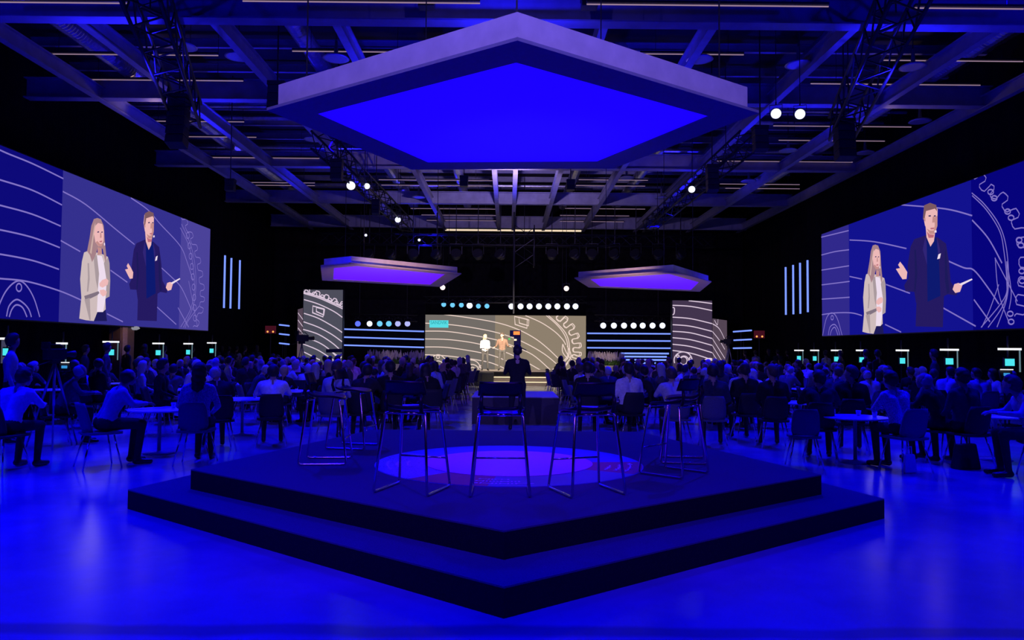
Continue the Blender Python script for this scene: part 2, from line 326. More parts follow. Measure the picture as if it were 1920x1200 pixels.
MAN = [
 ('trousers', [(775, 850), (885, 850), (880, 1026), (770, 1022)], 'n'),
 ('jacket', [(812, 568), (765, 588), (750, 625), (738, 720), (742, 780), (724, 818), (730, 848), (765, 850), (772, 905), (820, 900), (872, 880), (900, 862), (935, 868), (940, 850), (912, 800), (905, 700), (893, 610), (860, 580)], 'n'),
 ('sleeve_shade', [(765, 640), (772, 640), (778, 760), (770, 850), (764, 848), (768, 760)], 'd'), ('sleeve_shade', [(888, 650), (894, 640), (900, 760), (908, 850), (898, 862), (890, 800)], 'd'), ('lapel', [(810, 575), (800, 640), (818, 720), (822, 640)], 'p'), ('lapel', [(858, 580), (870, 640), (868, 700), (860, 650)], 'p'),
 ('shirt', [(816, 575), (856, 580), (866, 700), (872, 870), (820, 900), (818, 740)], 'b'),
 ('neck', [(812, 520), (850, 560), (846, 598), (832, 625), (816, 578)], 'f'),
 ('face', [(832, 414), (808, 428), (803, 475), (810, 520), (830, 562), (850, 562), (860, 522), (861, 440), (852, 420)], 'f'),
 ('face_shade', [(848, 480), (861, 470), (860, 522), (850, 562), (842, 562), (850, 520)], 'o'), ('ear', [(805, 478), (812, 480), (813, 500), (807, 498)], 'o'), ('nose', [(842, 475), (848, 474), (852, 504), (840, 506)], 'o'), ('beard_shade', [(818, 535), (832, 545), (850, 545), (850, 562), (830, 562)], 'o'), ('chin_shadow', [(818, 548), (830, 564), (848, 566), (846, 580), (826, 582)], 'm'),
 ('hair', [(832, 407), (808, 420), (803, 490), (811, 480), (816, 448), (852, 436), (861, 450), (857, 418)], 'k'),
 ('eye', [(826, 470), (835, 468), (836, 475), (827, 476)], 'd'), ('eye', [(848, 470), (856, 469), (856, 475), (849, 476)], 'd'),
 ('mouth', [(834, 532), (850, 530), (848, 538), (836, 539)], 'm'),
 ('hand', [(712, 700), (704, 716), (712, 732), (695, 736), (702, 750), (712, 770), (722, 788), (738, 786), (741, 752), (726, 722)], 'f'),
 ('hand', [(932, 812), (925, 838), (936, 856), (955, 850), (966, 812), (948, 806)], 'f'),
 ('card', [(950, 812), (1003, 784), (1006, 790), (962, 818)], 'w'),
 ('pocket_square', [(863, 688), (868, 664), (878, 658), (874, 684)], 'w'), ('headset', [(852, 546), (860, 543), (861, 554), (853, 556)], 'w')]
PIC = dict(o=(.55, .27, .26), g=(.40, .32, .34), H=(.6, .42, .38), p=(.03, .018, .18), d=(.012, .01, .10), j=(.62, .50, .50), w=(.85, .72, .85), s=(.22, .17, .22), h=(.38, .22, .25), f=(.85, .48, .48), m=(.5, .15, .2), n=(.018, .010, .12), b=(.004, .01, .16), k=(.20, .10, .12))
def figure(spec, conv, P0, N, root, name, label):
    e = bpy.data.objects.new(name, None)  # replaced below by its first patch as parent
    by = {}
    first = None; k = 0
    bpy.data.objects.remove(e)
    base = None
    for nm, pts, c in spec:
        m = MB(); poly(m, [conv(x, y) for x, y in pts], P0, N, .012+.002*k); k += 1
        o = m.build(nm if base else name, emis('picture_'+c, PIC[c], 1), base if base else root)
        if base is None: base = o; tag(o, label)
    return base
LINE = emis('screen_line', (.22, .17, .56), 1)

# --- left side screen
XS = 12.2
def side_screen(name, X, edge_px, near_y, label, cat, cols, splits):
    a = at_X(*edge_px[0], X); b_ = at_X(*edge_px[1], X); Y1 = (a.y+b_.y)/2; zt = a.z; zb = b_.z
    N = Vector((1, 0, 0)) if X < 0 else Vector((-1, 0, 0))
    root = empty(name, (X, (near_y+Y1)/2, zb), 0, label, cat)
    c = Vector(root.location)
    yc = (near_y+Y1)/2; L = Y1-near_y
    MB().box(Vector((X-N.x*.09, yc, (zt+zb)/2))-c, (.16, L+.06, zt-zb+.06)).build('casing', BLACK, root)
    ys = [near_y]+[at_X(s, 500, X).y for s in splits]+[Y1]; ys.sort()
    cl = cols if X < 0 else cols[::-1]
    for i in range(len(ys)-1):
        m = MB(); m.add([Vector((X, ys[i], zb))-c, Vector((X, ys[i+1], zb))-c, Vector((X, ys[i+1], zt))-c, Vector((X, ys[i], zt))-c], [(0, 1, 2, 3)])
        m.build('display_panel', emis('display_%s_%d' % ('blue' if X < 0 else 'cobalt', i), cl[i], 1), root)
    return root, Vector((X, 0, 0)), N, c, (near_y, Y1, zb, zt)
def fixloc(o, c):
    o.location = -c
def clipmesh(o, b_, X):
    # trim drawn strokes to the display rectangle
    bm = bmesh.new(); bm.from_mesh(o.data)
    y0, y1, z0, z1 = b_
    for co, no in (((X, y0, 0), (0, -1, 0)), ((X, y1, 0), (0, 1, 0)), ((X, 0, z0), (0, 0, -1)), ((X, 0, z1), (0, 0, 1))):
        bmesh.ops.bisect_plane(bm, geom=bm.verts[:]+bm.edges[:]+bm.faces[:], plane_co=co, plane_no=no, clear_outer=True)
    bm.to_mesh(o.data); bm.free()
LS, P0, N, c0, bd = side_screen('projection_screen', -XS, ((395, 430), (389.5, 620)), 14.2, 'wide screen on the left wall showing a woman and a man on blue', 'screen', [(.004, .003, .19), (.035, .03, .27), (.07, .055, .32)], [113, 338])
cv = lambda x, y: (x/3, y/3+260)
m = MB()
for ln in ([(-160, -25), (0, 65), (180, 140), (355, 225)], [(-150, 185), (0, 232), (180, 290), (347, 373)], [(-150, 338), (0, 375), (180, 425), (340, 492)], [(-150, 488), (0, 513), (180, 555), (335, 613)],
           [(-150, 632), (0, 650), (180, 685), (330, 735)], [(-100, 778), (0, 787), (150, 803), (330, 855), (460, 910)],
           [(-20, 980), (0, 920), (30, 860), (70, 815), (110, 800), (150, 830), (190, 900), (222, 1003)], [(35, 1000), (50, 940), (90, 905), (130, 925), (160, 960), (175, 1003)], [(50, 1003), (65, 960), (90, 935), (125, 950), (150, 1003)],
           [(352, 297), (480, 370), (650, 510), (755, 595)], [(340, 573), (450, 635)], [(620, 740), (715, 808)], [(735, 333), (830, 400), (900, 480), (1010, 600), (1050, 690), (1085, 800)],
           [(905, 725), (965, 780), (1020, 840), (1075, 960)], [(880, 945), (990, 1045)], [(600, 985), (690, 1030)], [(1000, 950), (1060, 1060)]):
    ribbon(m, [cv(*p) for p in spline(ln)], P0, N, .04, .008)
ribbon(m, [cv(*p) for p in ell(105, 837, 15, 22)], P0, N, .04, .008)
for ln in ([(1012, 500), (1060, 600), (1085, 720), (1092, 850), (1070, 960), (1015, 1060)], [(1020, 480), (1072, 600), (1096, 720), (1100, 850), (1080, 960), (1030, 1062)], [(1060, 800), (1085, 930), (1110, 1060)], [(1120, 940), (1060, 1020), (1040, 1065)]):
    ribbon(m, [cv(*p) for p in spline(ln)], P0, N, .028, .009)
ribbon(m, [cv(*p) for p in teeth([(1018, 445), (1060, 545), (1095, 650), (1115, 760), (1125, 870), (1118, 960), (1085, 1060)], 24, 9)], P0, N, .028, .010)
for cy in range(9):
    ribbon(m, [cv(*p) for p in ell(1055+9*cy-cy*cy*.5, 545+58*cy, 9, 17)], P0, N, .03, .011)
o = m.build('line_drawing', LINE, LS); clipmesh(o, bd, -XS); fixloc(o, c0)
o = figure(LADY, cv, P0, N, LS, 'woman_picture', 'pictured woman in a pale blazer with long hair'); fixloc(o, c0)
o = figure(MAN, cv, P0, N, LS, 'man_picture', 'pictured man in a dark suit gesturing'); fixloc(o, c0)
# --- right side screen
RS, P0, N, c0, bd = side_screen('projection_screen', XS, ((1539, 440), (1543, 630)), 14.2, 'wide screen on the right wall showing the woman, man and gear outline on blue', 'screen', [(.03, .022, .26), (.006, .006, .27), (.002, .001, .2)], [1592, 1823])
cv = lambda x, y: (1440+x/3, y/3+260)
m = MB()
for ln in ([(298, 555), (455, 517)], [(300, 655), (380, 635), (457, 625)], [(300, 740), (457, 715)], [(300, 823), (460, 803)], [(303, 903), (460, 892)], [(303, 990), (380, 980), (470, 980), (530, 995)],
           [(308, 1108), (330, 1010), (360, 980), (390, 1010), (418, 1106)], [(340, 1106), (350, 1060), (375, 1045), (395, 1070), (405, 1106)], [(350, 1106), (360, 1075), (378, 1062), (395, 1106)],
           [(460, 570), (600, 580), (780, 618)], [(460, 775), (530, 790)], [(665, 820), (800, 870)], [(750, 372), (1000, 395), (1150, 433)], [(975, 670), (1100, 725), (1160, 740), (1240, 840), (1300, 930)],
           [(1150, 458), (1240, 560), (1318, 700)], [(965, 940), (1170, 1055)], [(1160, 905), (1250, 1030)], [(660, 1045), (750, 1088)]):
    ribbon(m, [cv(*p) for p in spline(ln)], P0, N, .04, .008)
ribbon(m, [cv(*p) for p in ell(362, 1007, 7, 12)], P0, N, .04, .008)
for ln in ([(1148, 305), (1220, 370), (1300, 480), (1340, 600), (1355, 760), (1345, 900), (1290, 1060)], [(1150, 320), (1230, 400), (1305, 520), (1330, 640), (1345, 800), (1330, 900), (1200, 1062)], [(1280, 670), (1300, 870), (1360, 1040)],
           [(1278, 670), (1330, 770), (1405, 915)], [(1240, 1062), (1340, 900), (1345, 690)], [(1345, 690), (1370, 860), (1358, 960)], [(1300, 820), (1250, 960), (1205, 1060)]):
    ribbon(m, [cv(*p) for p in spline(ln)], P0, N, .028, .009)
ribbon(m, [cv(*p) for p in teeth([(1150, 215), (1215, 300), (1300, 360), (1370, 470), (1405, 600), (1415, 740), (1400, 870), (1390, 1000)], 62, 9)], P0, N, .03, .010)
for (x, y) in ((1255, 300), (1275, 335), (1350, 410), (1370, 445), (1415, 570), (1425, 600), (1430, 745), (1432, 800), (1365, 985), (1370, 1030)):
    ribbon(m, [cv(*p) for p in ell(x, y, 16, 14)], P0, N, .035, .011)
o = m.build('line_drawing', LINE, RS); clipmesh(o, bd, XS); fixloc(o, c0)
cw = lambda x, y: cv(535+(x-445)*.765, 595+(y-445)*.866)
cm = lambda x, y: cv(728+(x-695)*1.394, 362+(y-408)*1.13)
o = figure(LADY, cw, P0, N, RS, 'woman_picture', 'pictured woman in a pale blazer with long hair'); fixloc(o, c0)
o = figure(MAN, cm, P0, N, RS, 'man_picture', 'pictured man in a dark suit gesturing'); fixloc(o, c0)

# --- stage, stage screen and towers
YS = 38.2
sw = [at_Y(x, y, YS) for x, y in ((795, 590), (1101, 592))]
SZ = .62
st = empty('stage', (0, 36, 0), 0, 'dark low stage at the far end with lit steps in front', 'stage')
MB().box((0, 1.4, SZ/2-.01), (17.5, 5.2, SZ-.02)).build('deck_body', RISER, st)
MB().box((0, 1.4, SZ-.01), (17.5, 5.2, .02)).build('deck_top', mat('stage_top', (.35, .3, .26), .6, noise=.1), st)
STEPL = emis('step_light', (1, .82, .5), 1.3)
for i, (yy, zz) in enumerate(((-1.5, .4), (-1.85, .2))):
    s_ = MB().box((1.0-.2, yy, zz/2), (5.2, .9, zz)).build('step', mat('step_wood', (.25, .2, .15), .7, noise=.1), st)
    MB().box((.8, yy-.455, zz-.02), (5.1, .015, .035)).build('light_strip', STEPL, s_)
SG = (.19, .155, .125)
sc_ = empty('stage_screen', (sw[0].x/2+sw[1].x/2, YS, SZ), 0, 'wide grey-brown stage screen with pale curved line drawing and turquoise logo', 'screen')
c0 = Vector(sc_.location); zt = sw[0].z; N = Vector((0, -1, 0)); P0 = Vector((0, YS, 0))
MB().box(Vector(((sw[0].x+sw[1].x)/2, YS+.11, (zt+SZ)/2))-c0, (sw[1].x-sw[0].x+.05, .2, zt-SZ)).build('casing', BLACK, sc_)
xm = at_Y(928, 650, YS).x
for i, (xa, xb, col) in enumerate(((sw[0].x, xm, (.17, .15, .135)), (xm, sw[1].x, (.27, .215, .155)))):
    m = MB(); m.add([Vector((x, YS, z))-c0 for x, z in ((xa, SZ), (xb, SZ), (xb, zt), (xa, zt))], [(0, 1, 2, 3)]); m.build('display_panel', emis('stage_display_%d' % i, col), sc_)
cv = lambda x, y: (790+x/6, 570+y/6)
def clipY(o, x0, x1, z0, z1):
    bm = bmesh.new(); bm.from_mesh(o.data)
    for co, no in (((x0, 0, 0), (-1, 0, 0)), ((x1, 0, 0), (1, 0, 0)), ((0, 0, z0), (0, 0, -1)), ((0, 0, z1), (0, 0, 1))):
        bmesh.ops.bisect_plane(bm, geom=bm.verts[:]+bm.edges[:]+bm.faces[:], plane_co=co, plane_no=no, clear_outer=True)
    bm.to_mesh(o.data); bm.free()
m = MB()
for ln in ([(200, 110), (500, 150), (830, 205), (1060, 275), (1250, 370), (1400, 480), (1570, 640)], [(28, 215), (300, 230), (600, 270), (900, 335), (1150, 430), (1380, 560), (1540, 690)],
           [(28, 305), (300, 310), (600, 355), (870, 410), (1000, 460), (1250, 570), (1460, 750)], [(28, 393), (300, 400), (600, 440), (860, 510), (1100, 610), (1360, 755)], [(28, 483), (300, 490), (680, 550), (900, 615), (1200, 760)],
           [(28, 570), (300, 585), (690, 640), (860, 690), (1000, 760)], [(70, 690), (110, 610), (185, 570), (250, 600), (300, 670)], [(120, 770), (130, 680), (185, 640), (240, 665), (270, 740)],
           [(450, 665), (540, 630), (630, 655), (690, 760)], [(500, 760), (520, 700), (575, 680), (630, 705), (650, 760)], [(530, 760), (550, 725), (580, 712), (610, 735), (620, 760)],
           [(1170, 130), (1350, 210), (1500, 310), (1590, 400), (1625, 460)], [(1395, 120), (1520, 230), (1600, 330), (1640, 430), (1650, 560), (1600, 640), (1440, 765)], [(1420, 120), (1540, 230), (1625, 330), (1662, 440), (1665, 560), (1620, 640), (1480, 765)],
           [(1590, 450), (1590, 540), (1650, 620)], [(1590, 450), (1640, 560), (1700, 640)], [(1540, 765), (1680, 600), (1640, 470)], [(1570, 765), (1650, 660)]):
    ribbon(m, [cv(*p) for p in spline(ln)], P0, N, .045, .01)
for q in ([(1048, 140), (1055, 230), (1188, 273), (1192, 172)], [(1098, 150), (1103, 215), (1206, 245), (1210, 180)]): ribbon(m, [cv(*p) for p in q], P0, N, .06, .012, True)
for q in (ell(187, 597, 16, 16), ell(665, 705, 14, 14), ell(495, 680, 14, 14)): ribbon(m, [cv(*p) for p in q], P0, N, .04, .012)
ribbon(m, [cv(*p) for p in teeth([(1450, 110), (1560, 200), (1650, 300), (1700, 420), (1710, 540), (1690, 620), (1640, 750)], 90, 8)], P0, N, .05, .014)
ribbon(m, [cv(*p) for p in teeth([(1450, 120), (1560, 210), (1645, 305), (1692, 420), (1700, 540), (1680, 620), (1640, 740)], 80, 8)], P0, N, .03, .016)
o = m.build('line_drawing', emis('stage_line', (.85, .66, .58), 1), sc_); clipY(o, sw[0].x, sw[1].x, SZ, zt); fixloc(o, c0)
m = MB(); poly(m, [cv(*p) for p in ((92, 182), (305, 184), (305, 267), (92, 265))], P0, N, .02); o = m.build('logo_panel', emis('logo_cyan', (.10, .72, .78), 1), sc_); fixloc(o, c0)
def text_mesh(name, s, p, width, height, m, parent, rx=R(90), rz=0):
    cu = bpy.data.curves.new('lettering', 'FONT'); cu.body = s; cu.extrude = .004; cu.align_x = 'CENTER'; cu.align_y = 'CENTER'
    t = bpy.data.objects.new('lettering', cu); C.objects.link(t); bpy.context.view_layer.update()
    me = bpy.data.meshes.new_from_object(t.evaluated_get(bpy.context.evaluated_depsgraph_get())); bpy.data.objects.remove(t)
    co = np.array([v.co[:] for v in me.vertices]); mn = co.min(0); mxx = co.max(0); sx_ = width/(mxx[0]-mn[0]); sy_ = height/(mxx[1]-mn[1])
    for v in me.vertices: v.co = ((v.co.x-(mn[0]+mxx[0])/2)*sx_, (v.co.y-(mn[1]+mxx[1])/2)*sy_, v.co.z)
    me.materials.clear(); me.materials.append(m); me.name = name
    o = bpy.data.objects.new(name, me); C.objects.link(o); o.parent = parent; o.location = p; o.rotation_euler = (rx, 0, rz); return o
pc = at_Y(*cv(198, 208), YS-.035)
tag(text_mesh('lettering', 'SANDVIK', pc-c0, .84, .17, emis('logo_letters', (.02, .33, .38), 1), sc_), 'dark teal logo lettering')
# tower screens
def tower(name, quad, Y, label, cols, lines, conv, extra, wing=None, wingcol=None, zb=.3, rects=()):
    a = at_Y(*quad[0], Y); b_ = at_Y(*quad[1], Y)
    root = empty(name, ((a.x+b_.x)/2, Y, 0), 0, label, 'screen'); c = Vector(root.location); zt_ = (a.z+b_.z)/2
    MB().box(Vector(((a.x+b_.x)/2, Y+.16, zt_/2))-c, (b_.x-a.x+.04, .3, zt_)).build('casing', BLACK, root)
    m = MB(); m.add([Vector((x, Y, z))-c for x, z in ((a.x, zb), (b_.x, zb), (b_.x, zt_), (a.x, zt_))], [(0, 1, 2, 3)]); m.build('display_panel', emis(name+cols[0], cols[1]), root)
    m = MB(); P0_ = Vector((0, Y, 0)); N_ = Vector((0, -1, 0))
    for ln in lines: ribbon(m, [conv(*p) for p in spline(ln)], P0_, N_, .045, .01)
    for ln in extra: ribbon(m, [conv(*p) for p in ln], P0_, N_, .045, .014)
    for ln in rects: ribbon(m, [conv(*p) for p in ln], P0_, N_, .06, .014, True)
    o = m.build('line_drawing', emis('tower_line', (.72, .58, .72), 1), root); clipY(o, a.x, b_.x, zb, zt_); fixloc(o, c)
    if wing:
        pts, wcol, wl = wing
        P = [at_Y(*pts[0], Y), at_Y(*pts[1], pts[2]), ]
        xa, ya = P[0].x, Y; xb, yb = P[1].x, pts[2]; zw = P[0].z
        d = Vector((xb-xa, yb-ya, 0)); NN = Vector((d.y, -d.x, 0)).normalized()
        if NN.dot(Vector((0, -1, 0))) < 0: NN = -NN
        m = MB(); m.add([Vector(v)-c for v in ((xa, ya, zb), (xb, yb, zb), (xb, yb, zw), (xa, ya, zw), (xa-NN.x*.2, ya-NN.y*.2, zb), (xb-NN.x*.2, yb-NN.y*.2, zb), (xb-NN.x*.2, yb-NN.y*.2, zw), (xa-NN.x*.2, ya-NN.y*.2, zw))],
                        [(0, 1, 2, 3), (4, 7, 6, 5), (0, 4, 5, 1), (3, 2, 6, 7), (1, 5, 6, 2), (0, 3, 7, 4)]); wp = m.build('side_panel', emis(name+'wing', wcol), root)
        m = MB()
        for ln in wl: ribbon(m, [conv(*p) for p in spline(ln)], Vector((xa, ya, 0)), NN, .045, .012)
        o = m.build('side_drawing', emis('tower_line'+'', (.72, .58, .72), 1), root)
        clipY(o, min(xa, xb), max(xa, xb), zb, zw); fixloc(o, c)
    return root
cv = lambda x, y: (480+x/6, 520+y/6)
tower('tower_screen', ((569.5, 541.5), (643, 545)), 34, 'tall narrow grey screen with white curved lines left of the stage', ('_grey', (.075, .075, .105)),
      [[(540, 250), (700, 300), (870, 380), (972, 450)], [(540, 405), (700, 460), (880, 560), (970, 620)], [(535, 500), (700, 560), (850, 640), (970, 725)], [(530, 585), (700, 640), (860, 740), (965, 835)], [(530, 670), (700, 730), (835, 820), (965, 960)],
       [(530, 750), (700, 820), (870, 930), (930, 980)], [(540, 840), (720, 930)], [(535, 180), (700, 230), (860, 300), (978, 355)], [(535, 168), (700, 215), (860, 285), (978, 335)], [(980, 865), (880, 930), (800, 1000)], [(980, 885), (800, 1020)], [(860, 840), (950, 910)]],
      cv, [teeth([(530, 160), (700, 205), (860, 275), (985, 330)], 45, 5), teeth([(530, 165), (700, 212), (860, 282), (985, 335)], 30, 6)],
      wing=(((569.5, 577), (558.5, 575), 35.6), (.09, .06, .09), [[(475, 400), (535, 480)], [(475, 480), (535, 560)], [(475, 570), (535, 640)]]),
      rects=[[(640, 322), (638, 398), (755, 445), (765, 355)], [(680, 338), (680, 385), (765, 425), (772, 362)]])
cv = lambda x, y: (1100+x/5.647, 540+y/5.647)
rings = [ell(1030, 775, 52, 55), ell(1025, 770, 38, 42), ell(1020, 765, 95, 88, -20, 200), ell(965, 722, 12, 14), ell(1100, 745, 12, 14), ell(1300, 810, 75, 65, 60, 180), ell(1305, 815, 60, 52, 60, 180)]
tower('tower_screen', ((1261, 563.5), (1335, 563.5)), 34, 'tall narrow dark violet screen with pale curved lines right of the stage', ('_violet', (.055, .035, .075)),
      [[(900, 183), (1100, 195), (1330, 240)], [(900, 308), (1100, 325), (1330, 378)], [(900, 388), (1100, 405), (1330, 460)], [(900, 458), (1100, 475), (1330, 535)], [(900, 525), (1100, 548), (1330, 608)], [(900, 595), (1100, 620), (1330, 685)], [(900, 660), (1100, 690), (1330, 760)],
       [(1080, 135), (1200, 148), (1330, 165)], [(905, 205), (928, 215), (925, 270), (905, 285)]],
      cv, rings, wing=(((1334.5, 597), (1363, 599), 36.2), (.04, .03, .045), [[(1328, 378), (1400, 430), (1460, 545)], [(1328, 460), (1400, 550), (1460, 650)], [(1328, 535), (1460, 745)], [(1328, 608), (1440, 790)], [(1328, 685), (1395, 790)], [(1350, 340), (1380, 390), (1388, 330)]]))

# ------------------------------------------------------------------ LED battens
LED = emis('led_blue_white', (.17, .27, 1), 1.35); LEDH = mat('led_housing', (.02, .02, .03), .5)
def batten(a, b_, label, group, r=.035):
    mid = (a+b_)/2; o = empty('led_batten', mid, 0, label, 'light strip', group)
    MB().tube([a-mid, b_-mid], r, 8).build('glowing_tube', LED, o); d = Vector((0, .045, 0)) if abs((b_-a).x) > .3 or abs(mid.x) < 11.5 else Vector((.045*(1 if mid.x > 0 else -1), 0, 0))
    MB().tube([a-mid+d, b_-mid+d], r*.9, 4).build('housing', LEDH, o)
    if abs(mid.x) > 11.5 and abs(d.x) > 0:
        sg = 1 if mid.x > 0 else -1
        for e_ in (.2, .8): q_ = (a-mid).lerp(b_-mid, e_); MB().tube([q_+d, q_+Vector((sg*.565, 0, 0))], .015, 6).build('bracket', LEDH, o)
    elif mid.y < 37.3 or mid.y > 37.7:
        q_ = (a-mid).lerp(b_-mid, .25+.5*((mid.z*1.7) % 1)); MB().tube([q_+d, q_+d+Vector((0, .02, -mid.z-q_.z))], .02, 6).build('post', LEDH, o)
    return o
for x0_, x1_, lb_ in ((636, 797, 'left'), (1099, 1264, 'right')):
    p_ = at_Y(x0_, 620, 37.72); q_ = at_Y(x1_, 620, 37.72); tag(MB().box(((p_.x+q_.x)/2, 37.76, 2.36), (q_.x-p_.x, .12, 3.4)).build('backing_wall', DRAPE), 'black backing wall behind the long blue light strips, %s of the stage screen' % lb_, 'partition')
nth = ['top', 'middle', 'bottom']
yb = 37.6
for i, y in enumerate((617, 632, 647)): batten(at_Y(641, y, yb), at_Y(795, y+4.5, yb), nth[i]+' of three long blue light strips between left tower screen and stage screen', 'long light strips left')
for i, y in enumerate((625, 638.5, 652)): batten(at_Y(1101, y, yb), at_Y(1262, y+1, yb), nth[i]+' of three long blue light strips between stage screen and right tower screen', 'long light strips right')
for i, (x0, x1, y) in enumerate(((1164, 1254, 662.5), (1171, 1250, 668.5), (1171, 1250, 674.5), (1190, 1243, 680.5), (1205, 1232, 686.5))):
    batten(at_Y(x0, y, 37), at_Y(x1, y+.5, 37), ['topmost', 'second', 'third', 'fourth', 'lowest'][i]+' of five short blue light strips low beside the right planter', 'short light strips right', .04)
for i, y in enumerate((609, 626, 643.5)): batten(at_Y(524, y, 36), at_Y(542, y+2, 37), nth[i]+' of three tiny blue light strips left of the left tower screen', 'tiny light strips left')
for i, y in enumerate((622, 638, 653)): batten(at_Y(1375, y, 36.6), at_Y(1409, y-2.5+i*.9, 35.4), nth[i]+' of three tiny blue light strips right of the right tower screen', 'tiny light strips right')
for i, (x, y0, y1, x2) in enumerate(((422, 479, 577, 417), (434, 484, 578, 429.5), (450, 488, 579, 445))):
    batten(at_X(x, y0, -12.3), at_X(x, y0, -12.3)*1.0+Vector((0, 0, at_X(x2, y1, -12.3).z-at_X(x, y0, -12.3).z)), ['nearest to the screen', 'middle', 'furthest from the screen'][i]+' of three upright blue light bars on the left wall', 'upright light bars left', .04)
for i, (x, y0, y1) in enumerate(((1473, 501, 590), (1487, 497, 589), (1500, 493, 588), (1514, 488, 585))):
    p = at_X(x, y0, 12.3); batten(p, Vector((p.x, p.y, at_X(x+2, y1, 12.3).z)), ['leftmost', 'second from left', 'third from left', 'rightmost'][i]+' of four upright blue light bars on the right wall', 'upright light bars right', .04)

# ------------------------------------------------------------------ lamps, trusses
LENSW = emis('lens_white', (.75, .8, 1), 1.6); LENSC = emis('lens_cyan', (.15, .55, .85), 1.2); LENSB = emis('lens_blue', (.08, .12, .8), 1.6); LENSY = emis('lens_warm', (1, .8, .7), 1.8)
LENSL = emis('lens_lavender', (.4, .42, .85), 1.2)
def par_meshes():
    body = MB().lathe([(.05, .22), (.12, .2), (.14, .12), (.15, 0), (.13, -.005), (.125, .05)], 16)
    return body
_parb = MB(); 
for (r0, z0), (r1, z1) in zip([(.06, .26), (.12, .2), (.145, .1)], [(.12, .2), (.145, .1), (.155, 0)]): _parb.tube([(0, z0, 0), (0, z1, 0)], [r0, r1], 14)
PARB = _parb.mesh('lamp_body', BLACK, True)
_y = MB(); _y.box((-.17, .08, .12), (.012, .04, .3)); _y.box((.17, .08, .12), (.012, .04, .3)); _y.box((0, .08, .27), (.35, .04, .012)); _y.tube([(0, .08, .27), (0, .08, .36)], .02, 8); YOKE = _y.mesh('yoke', BLACK)
def lens_mesh(m, r=.14): return MB().tube([(0, -.012, 0), (0, .004, 0)], r, 18).mesh('lens', m)
LM = {}
def lamp(p, lm, label, group, rz=0, tilt=0, scale=1, name='stage_lamp', hang=0):
    o = empty(name, p, rz, label, 'stage lamp', group); o.scale = (scale,)*3
    h = link('lamp_head', PARB, o); h.rotation_euler = (tilt, 0, 0)
    if lm not in LM: LM[lm] = lens_mesh({'w': LENSW, 'c': LENSC, 'b': LENSB, 'y': LENSY, 'l': LENSL, 'k': BLACK}[lm])
    link('lens', LM[lm], h); link('yoke', YOKE, o)
    if hang: MB().tube([(0, .08, .3), (0, .08, (hang-p[2])/scale)], .012, 6).build('hanging_rod', BLACK, o)
    return o
ordn = ['first', 'second', 'third', 'fourth', 'fifth', 'sixth', 'seventh', 'eighth', 'ninth', 'tenth']
for i, (x, y, k) in enumerate(((832, 571, 'c'), (848.5, 572, 'c'), (865, 572, 'c'), (880.5, 573, 'w'), (897, 574, 'c'), (913, 574, 'c'))):
    lamp(at_Y(x, y, 36), k, ordn[i]+' from left of the six round lamps above the left half of stage screen', 'round lamps above screen left half', scale=1.0 if k == 'w' else .8)
for i, x in enumerate((959, 976, 993, 1010.5, 1028, 1045, 1063, 1079)):
    lamp(at_Y(x, 574.5, 36), 'w', ordn[i]+' from left of the eight white lamps above the right half of stage screen', 'white lamps above screen right half', scale=.98)
for i, (x, k) in enumerate(((671, 'b'), (693, 'w'), (712, 'c'), (729, 'c'), (746, 'l'), (764, 'l'))):
    lamp(at_Y(x, 607, 36.5), k, ordn[i]+' from left of the six round lamps above the left light strips', 'round lamps above left strips', scale=.95)
for i, x in enumerate((1131, 1151, 1170, 1188, 1205, 1223.5, 1242)):
    lamp(at_Y(x, 610.5, 36.5), 'w', ordn[i]+' from left of the seven white lamps above the right light strips', 'white lamps above right strips', scale=1.0)
lamp(at_Y(830, 539, 35.5), 'y', 'single white lamp below the left small canopy', None, scale=.85, hang=9.76); lamp(at_Y(1062, 541, 35.5), 'y', 'single white lamp below the right small canopy', None, scale=.85, hang=9.76)

def truss(a, b_, sz, label, group=None, r=.025, bay=.55, name='lighting_truss'):
    a = Vector(a); b_ = Vector(b_); L = (b_-a).length; t = (b_-a)/L; u = Vector((0, 0, 1)) if abs(t.z) < .9 else Vector((0, 1, 0)); s = t.cross(u).normalized(); u = s.cross(t)
    mid = (a+b_)/2; o = empty(name, mid, 0, label, 'truss', group); a = a-mid; m = MB()
    cs = [s*i*sz/2+u*j*sz/2 for i, j in ((-1, -1), (1, -1), (1, 1), (-1, 1))]
    for c in cs: m.tube([a+c, a+c+t*L], r, 6)
    m.build('chords', TRUSS, o, True); m = MB(); n = max(2, int(L/bay))
    for k in range(n):
        for q in range(4):
            c1, c2 = cs[q], cs[(q+1) % 4]
            if k % 2: c1, c2 = c2, c1
            m.tube([a+c1+t*L*k/n, a+c2+t*L*(k+1)/n], r*.5, 5)
    m.build('lattice', TRUSS, o)
    for f_ in (.15, .85):
        q_ = a+t*L*f_; MB().tube([q_, (q_.x, q_.y, 9.76-mid.z)], .012, 6).build('hanging_wire', TRUSS, o)
    return o
ZT = 7.0
def tpt(px, py): return at_z(px, py, ZT)
truss(tpt(262, -40), tpt(352, 215), .55, 'black lattice truss hanging over the upper left of the hall', r=.035)
truss(tpt(1710, -40), tpt(1578, 240), .55, 'black lattice truss hanging over the upper right of the hall', r=.035)
truss(tpt(600, 262), tpt(765, 425), .45, 'black lattice truss running towards the stage, left of centre', r=.03)
truss(tpt(1405, 262), tpt(1215, 425), .45, 'black lattice truss running towards the stage, right of centre', r=.03)
truss(at_Y(600, 448, 35.08), at_Y(1340, 454, 35.08), .5, 'black cross truss with hanging spotlights high in front of the stage', r=.03)
truss(at_Y(795, 562, 36.08), at_Y(1100, 562, 36.08), .3, 'black truss bar carrying lamps over the stage screen', r=.02)
